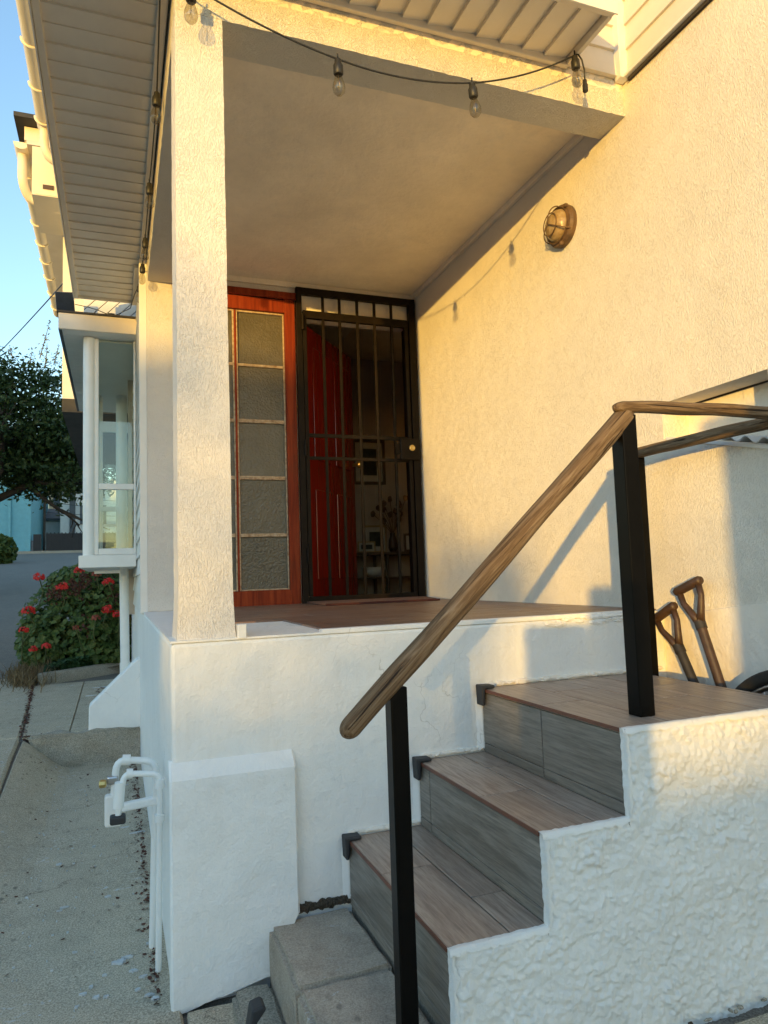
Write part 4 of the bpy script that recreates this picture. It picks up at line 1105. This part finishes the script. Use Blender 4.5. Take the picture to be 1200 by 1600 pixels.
MB().tube([wc+Vector((0, cos(a)*(Rw-.047), sin(a)*(Rw-.047))) for a in [2*pi*k/64 for k in range(64)]], .010, 8, closed=True).build('rim', MAT['chrome'], bk, smooth=True)
MB().tube([wc-Vector((.035, 0, 0)), wc+Vector((.035, 0, 0))], .018, 12).build('hub', MAT['chrome'], bk, smooth=True, angle=.8)
for k in range(28):
    a = 2*pi*k/28; a2 = a+(.5 if k % 2 else -.5); s = .02 if (k//2) % 2 else -.02
    MB().tube([wc+Vector((s, cos(a2)*.018, sin(a2)*.018)), wc+Vector((0, cos(a)*(Rw-.05), sin(a)*(Rw-.05)))], .0011, 4).build('spoke', MAT['chrome'], bk)

# ------------------------------------------------------------------ geraniums
rg = random.Random(11)
gp = empty('geranium_bush', (-.55, 6.3, -.72), 'leafy geranium bush with red flower heads under the bay window', 'bush')
def ell_point(rg_, c, r):
    while True:
        v = Vector((rg_.uniform(-1, 1), rg_.uniform(-1, 1), rg_.uniform(-1, 1)))
        if .25 < v.length < 1: break
    return Vector((c[0]+v.x*r[0], c[1]+v.y*r[1], c[2]+v.z*r[2]))
def leaf_disc(m, p, nrm, s, lobes=7, cup=.25):
    nrm = nrm.normalized(); u = nrm.orthogonal().normalized(); a0 = rg.uniform(0, 6.3); w = nrm.cross(u)
    vs = [p-nrm*s*cup]
    for k in range(lobes):
        a = a0+2*pi*k/lobes; r = s*(1 if k else .45)
        vs.append(p+(u*cos(a)+w*sin(a))*r)
    m.add(vs, [(0, 1+k, 1+(k+1) % lobes) for k in range(lobes)])
lobes_ = [((-.62, 6.25, -.25), (.50, .55, .46)), ((-.28, 6.1, -.10), (.34, .5, .50)), ((-.85, 6.2, -.42), (.28, .45, .32)), ((-.55, 6.4, .12), (.36, .5, .26)), ((-.30, 6.0, -.50), (.34, .3, .22)), ((-.36, 7.2, .30), (.25, .5, .25))]
m = MB(); mdry = MB()
for c, r in lobes_:
    n = int(5200*r[0]*r[1]*r[2]/.06)
    for i in range(min(n, 2600)):
        p = ell_point(rg, c, r); q = p-Vector(c)
        nm = Vector((q.x/r[0], q.y/r[1]-.5, q.z/r[2]+.7)).normalized()+Vector((rg.uniform(-.6, .6), rg.uniform(-.6, .6), rg.uniform(-.4, .6)))
        leaf_disc(m, p, nm, rg.uniform(.012, .042)**1.0, rg.choice((5, 6, 7)), rg.uniform(-.1, .5))
m.build('foliage', MAT['leaf_geranium'], gp, fixn=False)
for k in range(11):
    c0 = ell_point(rg, (-.42, 5.85, .0), (.42, .2, .38))
    for i in range(60):
        p = c0+Vector((rg.gauss(0, .045), rg.gauss(0, .04), rg.gauss(0, .05))); leaf_disc(mdry, p, Vector((rg.uniform(-1, 1), -1, rg.uniform(-1, 1))), rg.uniform(.010, .022), 5)
mdry.build('withered_foliage', MAT['dry_leaf'], gp, fixn=False)
# flower heads (x px,y px -> placed in the front surface of the bush)
F_ = 1109.65
def unproj(u, v, y):
    d = fw+rt*((u-600)/F_)-upv*((v-800)/F_); t = (y-CAMPOS.y)/d.y; return CAMPOS+d*t
heads = [(61, 902, 1), (97, 917, 1.1), (124, 891, .9), (151, 897, .8), (169, 910, 1), (200, 892, .8), (195, 908, .9), (44, 955, 1.1), (168, 953, 1.05), (186, 960, 1.05), (37, 985, .8), (52, 1014, .7), (73, 1010, .8), (150, 966, .8), (118, 981, .6)]
stems = MB()
for i, (u, v, s) in enumerate(heads):
    p = unproj(u, v, 5.62 if i < 4 else 5.52); mat = 'flower_faded' if i in (3, 13, 14) else 'flower_red'
    h = MB()
    for k in range(42):
        a = rg.uniform(0, 2*pi); z = rg.uniform(-.5, 1); r = math.sqrt(max(0, 1-z*z)); n = Vector((r*cos(a), r*sin(a), z))
        leaf_disc(h, p+Vector((n.x*.052*s, n.y*.045*s, n.z*.040*s)), n+Vector((rg.uniform(-.6, .6), -.4, rg.uniform(-.3, .7))), rg.uniform(.011, .021)*s, 5, .15)
    h.build('flower_head', MAT[mat], gp, fixn=False)
    stems.tube([p, p+Vector((rg.uniform(-.05, .05), .12, -.15)), p+Vector((rg.uniform(-.1, .1), .3, -.34))], .006, 5)
for i in range(30):
    c = ell_point(rg, (-.55, 6.1, -.45), (.42, .3, .3)); stems.tube([Vector((lerp(c.x, -.5, .5), 6.2, -.72)), (c+Vector((-.5, 6.2, -.6)))*.5, c], .009, 5)
stems.build('stem', MAT['stem_green'], gp)
# ground cover in front of the bush
m = MB()
for i in range(5200):
    x = rg.uniform(-.80, .0); t = (x+.83)/.86; y0 = lerp(5.44, 6.02, t); y = y0+abs(rg.gauss(0, .22)); z = gh(x, y)+rg.uniform(.03, .22)*max(.3, 1-abs(x+.3)*.8)
    leaf_disc(m, Vector((x, y, z)), Vector((rg.uniform(-1, 1), rg.uniform(-1.2, .4), 1)), rg.uniform(.012, .026), 6)
tag(m.build('ground_cover', MAT['leaf_ground'], fixn=False), 'low dense dark green ground cover behind the kerb', 'ground cover', None, 'stuff')
m = MB()
for i in range(1500):
    x = rg.gauss(-.93, .10); y = rg.gauss(5.75, .3); z = gh(x, y)
    a = rg.uniform(0, 6.3); l = rg.uniform(.08, .26); p = Vector((x, y, z)); e = p+Vector((cos(a)*l*.6, sin(a)*l*.6, l*rg.uniform(.25, .9))); w = Vector((-sin(a), cos(a), 0))*.004
    m.add([p-w, p+w, (p+e)/2+w*.8+Vector((0, 0, l*.12)), (p+e)/2-w*.8+Vector((0, 0, l*.12)), e], [(0, 1, 2, 3), (3, 2, 4)])
tag(m.build('dry_grass', MAT['dry_grass'], fixn=False), 'tuft of dry brown grass at the driveway edge', 'grass', None, 'stuff')
m = MB()
for i in range(90):
    x = rg.gauss(-.17, .07); y = rg.gauss(4.55, .12); leaf_disc(m, Vector((x, y, gh(x, y)+.006)), Vector((rg.uniform(-.4, .4), rg.uniform(-.4, .4), 1)), rg.uniform(.008, .02), 5)
for i in range(260):
    t = rg.random(); x = lerp(-.70, -.88, t)+rg.gauss(0, .012); y = lerp(2.96, 5.3, t); leaf_disc(m, Vector((x, y, gh(x, y)+.002)), Vector((rg.uniform(-.6, .6), rg.uniform(-.6, .6), 1)), rg.uniform(.005, .013), 5)
for i in range(160):
    x = rg.uniform(-.70, -.42); y = 2.96+rg.gauss(0, .012); leaf_disc(m, Vector((x, y, gh(x, y)+.002)), Vector((rg.uniform(-.6, .6), rg.uniform(-.6, .6), 1)), rg.uniform(.005, .011), 5)
for i in range(420):
    y = rg.uniform(.0, 2.9)**1.0; x = -.03-abs(rg.gauss(0, .018)); leaf_disc(m, Vector((x, y, gh(x, y)+.004)), Vector((rg.uniform(-.6, .6), rg.uniform(-.6, .6), 1)), rg.uniform(.003, .009), 5)
for i in range(70):
    x = rg.uniform(-.6, -.05); y = rg.uniform(.1, 2.8); leaf_disc(m, Vector((x, y, gh(x, y)+.004)), Vector((rg.uniform(-.6, .6), rg.uniform(-.6, .6), 1)), rg.uniform(.003, .010), 5)
tag(m.build('leaf_litter', MAT['dry_leaf'], fixn=False), 'dry brown leaf litter along the wall and joints of the walkway', 'leaves', None, 'stuff')

# ------------------------------------------------------------------ rear house wing behind
rw = empty('rear_house', (-.3, 6.2, -.6), 'taller cream house wing behind with round gutters', 'house')
MB().box(-.70, 3.5, 6.2, 10.2, 2.2, 4.62).build('upper_wall', MAT['far_white'], rw)
MB().box(-.70, 3.5, 6.19, 10.2, 2.05, 2.199).build('floor_slab', MAT['dark_roof'], rw)
MB().box(.15, 3.5, 6.25, 10.2, -.8, 2.05).build('lower_wall', MAT['interior_wood'], rw)
MB().box(-.98, 3.5, 5.35, 10.3, 4.56, 4.60).build('eave_soffit', MAT['vinyl_cream'], rw)
MB().box(-1.0, 3.5, 5.35, 10.3, 4.601, 4.74).build('fascia', MAT['cream_pvc'], rw)
MB().box(-1.08, 3.5, 5.20, 10.4, 4.745, 4.79).build('roof', MAT['dark_roof'], rw)
def gutter(name, x, y0, y1, z, r, parent, mat='cream_pvc', brackets=()):
    prof = [(cos(a)*r, sin(a)*r) for a in arange(pi, 2*pi, 14)] + [(cos(a)*r*.9, sin(a)*r*.9) for a in arange(2*pi, pi, 14)]
    n = len(prof); m = MB(); m.add([(x+a, y, z+b) for y in (y0, y1) for a, b in prof], [(i, (i+1) % n, n+(i+1) % n, n+i) for i in range(n)])
    cap = [(x+cos(a)*r, y0+.001, z+sin(a)*r) for a in arange(pi, 2*pi, 14)]; m.add(cap, [tuple(range(14))]); 
    g_ = m.build(name, MAT[mat], parent, smooth=True, angle=.8)
    for y in brackets:
        MB().tube([(x+cos(a)*(r+.006), y, z+sin(a)*(r+.006)) for a in arange(pi, 2*pi, 14)], .012, 6).build('gutter_bracket', MAT[mat], parent, smooth=True)
    return g_
gutter('gutter', -1.035, 5.40, 10.25, 4.60, .072, rw, brackets=[5.95, 6.5, 7.05, 7.6, 8.15, 8.7, 9.3, 9.9])
MB().tube(elbow_path([(-1.035, 5.52, 4.56), (-1.035, 5.52, 4.25), (-.985, 5.62, 4.12), (-.45, 5.75, 4.06)], .09), .045, 14).build('downpipe', MAT['cream_pvc'], rw, smooth=True)
MB().box(-.93, 3.5, 5.36, 6.2, 4.05, 4.555).build('eave_box', MAT['cream_pvc'], rw)
MB().box(-.90, 3.5, 5.355, 5.3585, 4.06, 4.085).build('vent_strip', MAT['cream_pvc'], rw)
for x in (-.83, -.70): MB().box(x, x+.10, 5.352, 5.3595, 4.12, 4.165).build('vent', MAT['interior_wood'], rw)
# main house upper eave gutter (nearer, ends before the rear wing)
gutter('gutter', -.79, 1.5, 5.10, 4.62, .070, H, brackets=[3.0, 3.9, 4.45, 4.95])
MB().tube(elbow_path([(-.79, 5.02, 4.58), (-.79, 5.02, 4.36), (-.74, 5.05, 4.26), (-.45, 5.1, 4.22)], .08), .042, 14).build('downpipe', MAT['cream_pvc'], H, smooth=True)
MB().box(-.72, .0, 1.5, 5.05, 4.62, 4.70).build('upper_eave', MAT['vinyl_cream'], H)
MB().box(.0, W, 3.06, 6.1, 2.3, 4.62).build('upper_wall', MAT['vinyl_white'], H)
# power line
pl = MB(); a = unproj(118, 421, 6.15); b = unproj(-60, 604, 25)
pl.tube(sag(a, b, .10, 20), .008, 6)
tag(pl.build('power_line', MAT['cable_black']), 'black power line crossing the sky to the house', 'cable')

# ------------------------------------------------------------------ tree
rt_ = random.Random(5)
tr = empty('tree', (-2.3, 14.2, .1), 'dense dark green tree behind the bay window at left', 'tree')
def branchy(m, p, d, l, r, depth):
    q = p+d*l; m.tube([p, (p+q)/2+Vector((rt_.gauss(0, .05), rt_.gauss(0, .05), 0))*l, q], [r, r*.8, r*.6], 7)
    if depth == 0: return
    for k in range(3):
        nd = (d+Vector((rt_.gauss(0, .6), rt_.gauss(0, .6), rt_.gauss(.1, .35)))).normalized(); branchy(m, p.lerp(q, rt_.uniform(.6, 1)), nd, l*.7, r*.55, depth-1)
m = MB(); base = Vector((-2.9, 14.2, gh(-2.9, 14.2)-.1)); m.tube([base, base+Vector((.1, 0, 1.0)), base+Vector((.2, 0, 2.0))], [.22, .17, .15], 10)
for k in range(5): branchy(m, base+Vector((.2, 0, 1.9)), Vector((rt_.gauss(0, .6), rt_.gauss(0, .6), .8)).normalized(), 1.3, .09, 3)
m.build('trunk', MAT['bark'], tr, smooth=True)
m = MB(); tw_ = MB()
clumps = []
lobt = [((-2.7, 14.2, 3.2), (2.1, 1.5, .95)), ((-1.5, 14.0, 2.75), (1.0, 1.2, .9)), ((-1.35, 14.1, 3.6), (.75, 1.0, .95)), ((-3.6, 14.2, 4.1), (1.5, 1.2, 1.2)), ((-2.0, 14.2, 4.35), (.75, .8, .6)), ((-2.6, 14.2, 4.5), (.5, .6, .5)), ((-1.5, 14.3, 2.45), (.7, .8, .4)), ((-.8, 14.6, 2.9), (.7, .9, .8)), ((-4.6, 14.2, 3.0), (1.3, 1.2, 1.0))]
for c, r in lobt:
    for i in range(int((84 if c[2] < 3.3 else 62)*r[0]*r[1]*r[2]**.5)+12): clumps.append((ell_point(rt_, c, r), rt_.uniform(.14, .30)))
for c, s in clumps:
    for i in range(rt_.randint(34, 60)):
        p = c+Vector((rt_.gauss(0, s), rt_.gauss(0, s), rt_.gauss(0, s*.5)))
        n = Vector((rt_.gauss(0, 1), rt_.gauss(0, 1), rt_.gauss(.5, 1))).normalized(); u = n.orthogonal().normalized(); u = Matrix.Rotation(rt_.uniform(0, 6.3), 3, n) @ u; w = n.cross(u)
        l = rt_.uniform(.08, .15); b_w = l*.45
        m.add([p-u*l*.5, p+w*b_w*.5, p+u*l*.5, p-w*b_w*.5], [(0, 1, 2, 3)])
for (u0, v0, u1, v1) in ((62, 560, 78, 502), (45, 575, 50, 548), (84, 570, 92, 540), (20, 560, 16, 545), (98, 575, 101, 556), (70, 575, 74, 540)):
    tw_ = MB(); a = unproj(u0, v0, 14.1); b = unproj(u1, v1, 14.1); tw_.tube([a, (a+b)/2, b], [.012, .009, .004], 5)
    for i in range(60):
        t = rt_.random(); p = a.lerp(b, t)+Vector((rt_.gauss(0, .08*(1.1-t)), rt_.gauss(0, .06), rt_.gauss(0, .05))); n = Vector((rt_.gauss(0, 1), rt_.gauss(0, 1), rt_.gauss(0, 1))).normalized(); u = n.orthogonal().normalized(); w = n.cross(u); l = rt_.uniform(.04, .08)
        tw_.add([p-u*l*.5, p+w*l*.2, p+u*l*.5, p-w*l*.2], [(0, 1, 2, 3)])
    tag(tw_.build('shoot', MAT['leaf_twig'], tr, fixn=False), kind='stuff')
m.build('crown', MAT['leaf_tree'], tr, fixn=False)
# shrub at the far left edge of the drive
sb = empty('shrub', (-4.6, 24, 1.0), 'small green shrub against the blue wall at the far left', 'shrub')
m = MB()
for i in range(1400):
    p = ell_point(rt_, (-3.75, 24, 1.35), (.55, .5, .55)); n = Vector((rt_.gauss(0, 1), rt_.gauss(-.5, 1), rt_.gauss(.5, 1))); leaf_disc(m, p, n, rt_.uniform(.04, .09), 5)
m.build('foliage', MAT['leaf_geranium'], sb, fixn=False)

# ------------------------------------------------------------------ far street
gz = gh(0, 30)
fb = empty('blue_building', (-7, 30, gz), 'turquoise blue wall of a building at the end of the drive', 'building')
MB().box(-12, -3.43, 30, 38, gz-.3, gz+5.0).build('wall', MAT['blue_wall'], fb); MB().box(-12.1, -3.38, 29.9, 38, gz+5.0, gz+5.15).build('roof', MAT['far_grey'], fb)
MB().box(-4.25, -4.15, 29.9, 29.99, gz, gz+5).build('downpipe', MAT['blue_wall'], fb)
fc = empty('white_building', (-1, 34, gz), 'distant white building with a grey framed window behind the dark gate', 'building')
MB().box(-2.6, 6, 34, 44, gz-.3, gz+3.6).build('wall', MAT['far_white'], fc)
MB().box(-2.2, -1.95, 33.93, 33.99, gz, gz+3.6).build('downpipe', MAT['far_grey'], fc)
wn_ = MB().box(-1.75, -.6, 33.94, 33.99, gz+1.45, gz+2.35).build('window', MAT['far_grey'], fc); MB().box(-1.65, -.7, 33.92, 33.938, gz+1.52, gz+2.28).build('pane', MAT['clear_glass'], wn_)
fd = empty('beige_building', (-3, 40, gz), 'tall beige building lit by the low sun beyond the gate', 'building')
MB().box(-3.75, -2.7, 42, 50, gz-.3, gz+6.5).build('wall', MAT['far_beige'], fd); MB().box(-3.85, -2.6, 41.9, 50, gz+6.5, gz+6.7).build('roof', MAT['far_grey'], fd)
for i in range(3): MB().box(-3.5, -3.1, 41.95, 41.99, gz+1.4+i*1.6, gz+2.3+i*1.6).build('window', MAT['far_grey'], fd)
fe = empty('small_shed', (-3.0, 36, gz), 'small white shed with dark roof beyond the pole', 'shed')
MB().box(-3.9, -2.75, 36, 38, gz-.3, gz+1.9).build('wall', MAT['far_white'], fe); MB().add([(-4.0, 35.8, gz+1.9), (-2.65, 35.8, gz+1.9), (-2.65, 38.2, gz+2.6), (-4.0, 38.2, gz+2.6), (-4.0, 35.8, gz+1.8), (-2.65, 35.8, gz+1.8), (-2.65, 38.2, gz+2.5), (-4.0, 38.2, gz+2.5)], [(0, 1, 2, 3), (4, 5, 6, 7), (0, 1, 5, 4), (1, 2, 6, 5), (2, 3, 7, 6), (3, 0, 4, 7)]).build('roof', MAT['far_grey'], fe)
fgz = empty('driveway_gate', (-2, 30, gz), 'solid black gate closing the end of the driveway', 'gate')
MB().box(-2.86, .6, 30.0, 30.05, gz+.02, gz+.78).build('gate_panel', MAT['far_gate'], fgz)
for i in range(24): MB().box(-2.84+i*.14, -2.80+i*.14, 29.975, 29.998, gz+.05, gz+.82).build('bar', MAT['far_gate'], fgz)
MB().box(-3.33, -3.05, 30, 30.3, gz, gz+.75).build('gate_post', MAT['far_gate'], fgz)
MB().box(-3.40, -3.335, 30, 30.3, gz, gz+.5).build('gate_post', MAT['far_grey'], fgz)
up_ = empty('utility_pole', (-3.05, 31, gz), 'thin dark utility pole beside the black gate', 'pole')
MB().tube([(-3.02, 31, gz-.2), (-2.98, 31, gz+5.2)], .05, 8).build('pole', MAT['pole_wood'], up_)
for i, (h0, h1) in enumerate(((2.55, 2.35), (2.2, 2.0), (1.75, 1.85))):
    o = MB().tube(sag((-3.0, 31, gz+h0), (4.0, 33, gz+h1), .15, 12), .012, 5).build('wire', MAT['cable_black'], up_)
MB().box(-12, 6, 29.6, 29.9, gz-.1, gz+.05).build('far_kerb', MAT['concrete_kerb'])
tag(bpy.data.objects['far_kerb'], 'pale concrete kerb across the end of the driveway', 'kerb')

# ------------------------------------------------------------------ unseen blockers added behind the camera to shade the low sun
def sunpos(p, s, z): return Vector((-p*sy-s*sx, p*sx-s*sy, z))
tanel = math.tan(SUN_EL)
gpil = empty('pillar_sun_blocker', sunpos(1.95, -3.6, -1.0), 'unseen sun blocker added behind the viewer, standing in for the camera holder', 'sun blocker')  # made-up block casting the camera holder's body shadow on the side wall
m = MB().box(-.33, .33, -.2, .2, 0, 1.78); m.box(-.36, .36, -.23, .23, 1.78, 1.86)
Rz = Matrix.Rotation(math.atan2(sx, -sy), 3, 'Z'); c = sunpos(1.95, -3.6, -1.0); m.v = [tuple(Rz @ Vector(v) + c) for v in m.v]; m.build('blocker_shaft', MAT['plaster_white'], gpil, bevel=.01)
gw = empty('low_sun_blocker', sunpos(1.1, -3.6, -1.0), 'unseen low sun blocker added behind the viewer for the shade of arm and phone', 'garden wall')  # made-up low block and pier, cut to cast the arm and phone shadow
def sunbox(p0, p1, z1, name, dy=.12):
    m = MB().box(p0-1.1, p1-1.1, -dy, dy, 0, z1+1.0); c = sunpos(1.1, -3.6, -1.0); m.v = [tuple(Rz @ Vector(v) + c) for v in m.v]; return m.build(name, MAT['plaster_white'], gw, bevel=.02)
sunbox(.94, 1.149, .0+3.6*tanel, 'wall'); sunbox(1.15, 1.295, .12+3.9*tanel, 'pier', .14)
hd = empty('leafy_sun_blocker', sunpos(1, -30, -1.0), 'unseen leafy sun blocker added far behind the viewer to shade the lower house', 'hedge')  # invented leafy screen, its height shaped along its length to set the shade
m = MB(); mt = MB()
S_H = -30.0
def dense_top(p):       # height at the house below which the sun is cut off
    if p < -7: return lerp(2.0, 5.2, sstep(7, 9, -p))
    if p < -.22: return lerp(lerp(-.26, 1.40, sstep(.22, .5, -p)), 2.0, sstep(1.5, 2.1, -p))
    return -.23 if p < 1.0 else lerp(-.23, -.28, sstep(1.0, 1.3, p))
for p0 in arange(-9, 8, 240)+arange(-34, -9.1, 130):
    zt = dense_top(p0) + (-S_H)*tanel
    a = sunpos(p0, S_H, -1.1)
    mt.box(0, 0, 0, 0, 0, 0) if False else None
    c = sunpos(p0, S_H, 0)
    n0 = len(m.v)
    bx = MB().box(-.04 if p0 > -9 else -.1, .04 if p0 > -9 else .1, -.35, .35, -1.2, zt-.04+.03*noise.noise((p0*2, 0, 0))); bx.v = [tuple(Rz @ Vector(v) + Vector((c.x, c.y, 0))) for v in bx.v]; m.add(bx.v, bx.f)
m.build('blocker_body', MAT['leaf_ground'], hd)
rr_ = random.Random(21); m = MB()
for i in range(6000):
    p = rr_.uniform(-9, 8); top = dense_top(p) + (-S_H)*tanel
    # sparse leaves added to thin the sun: tall on the left (shades the lower column), short on the right
    h = lerp(1.45, .65, sstep(-.1, .5, p)) if p < 3 else .65
    if p < -.3: h = .25
    if p > .9 and rr_.random() < .88: continue
    t = rr_.random()**1.25; z = top-.06+t*h
    c = sunpos(p, S_H+rr_.uniform(-.5, .5), z)
    leaf_disc(m, c, Vector((rr_.gauss(0, 1), rr_.gauss(0, 1), rr_.gauss(0, 1)+.01)), rr_.uniform(.035, .075), 6)
m.build('blocker_leaves', MAT['leaf_ground'], hd, fixn=False)
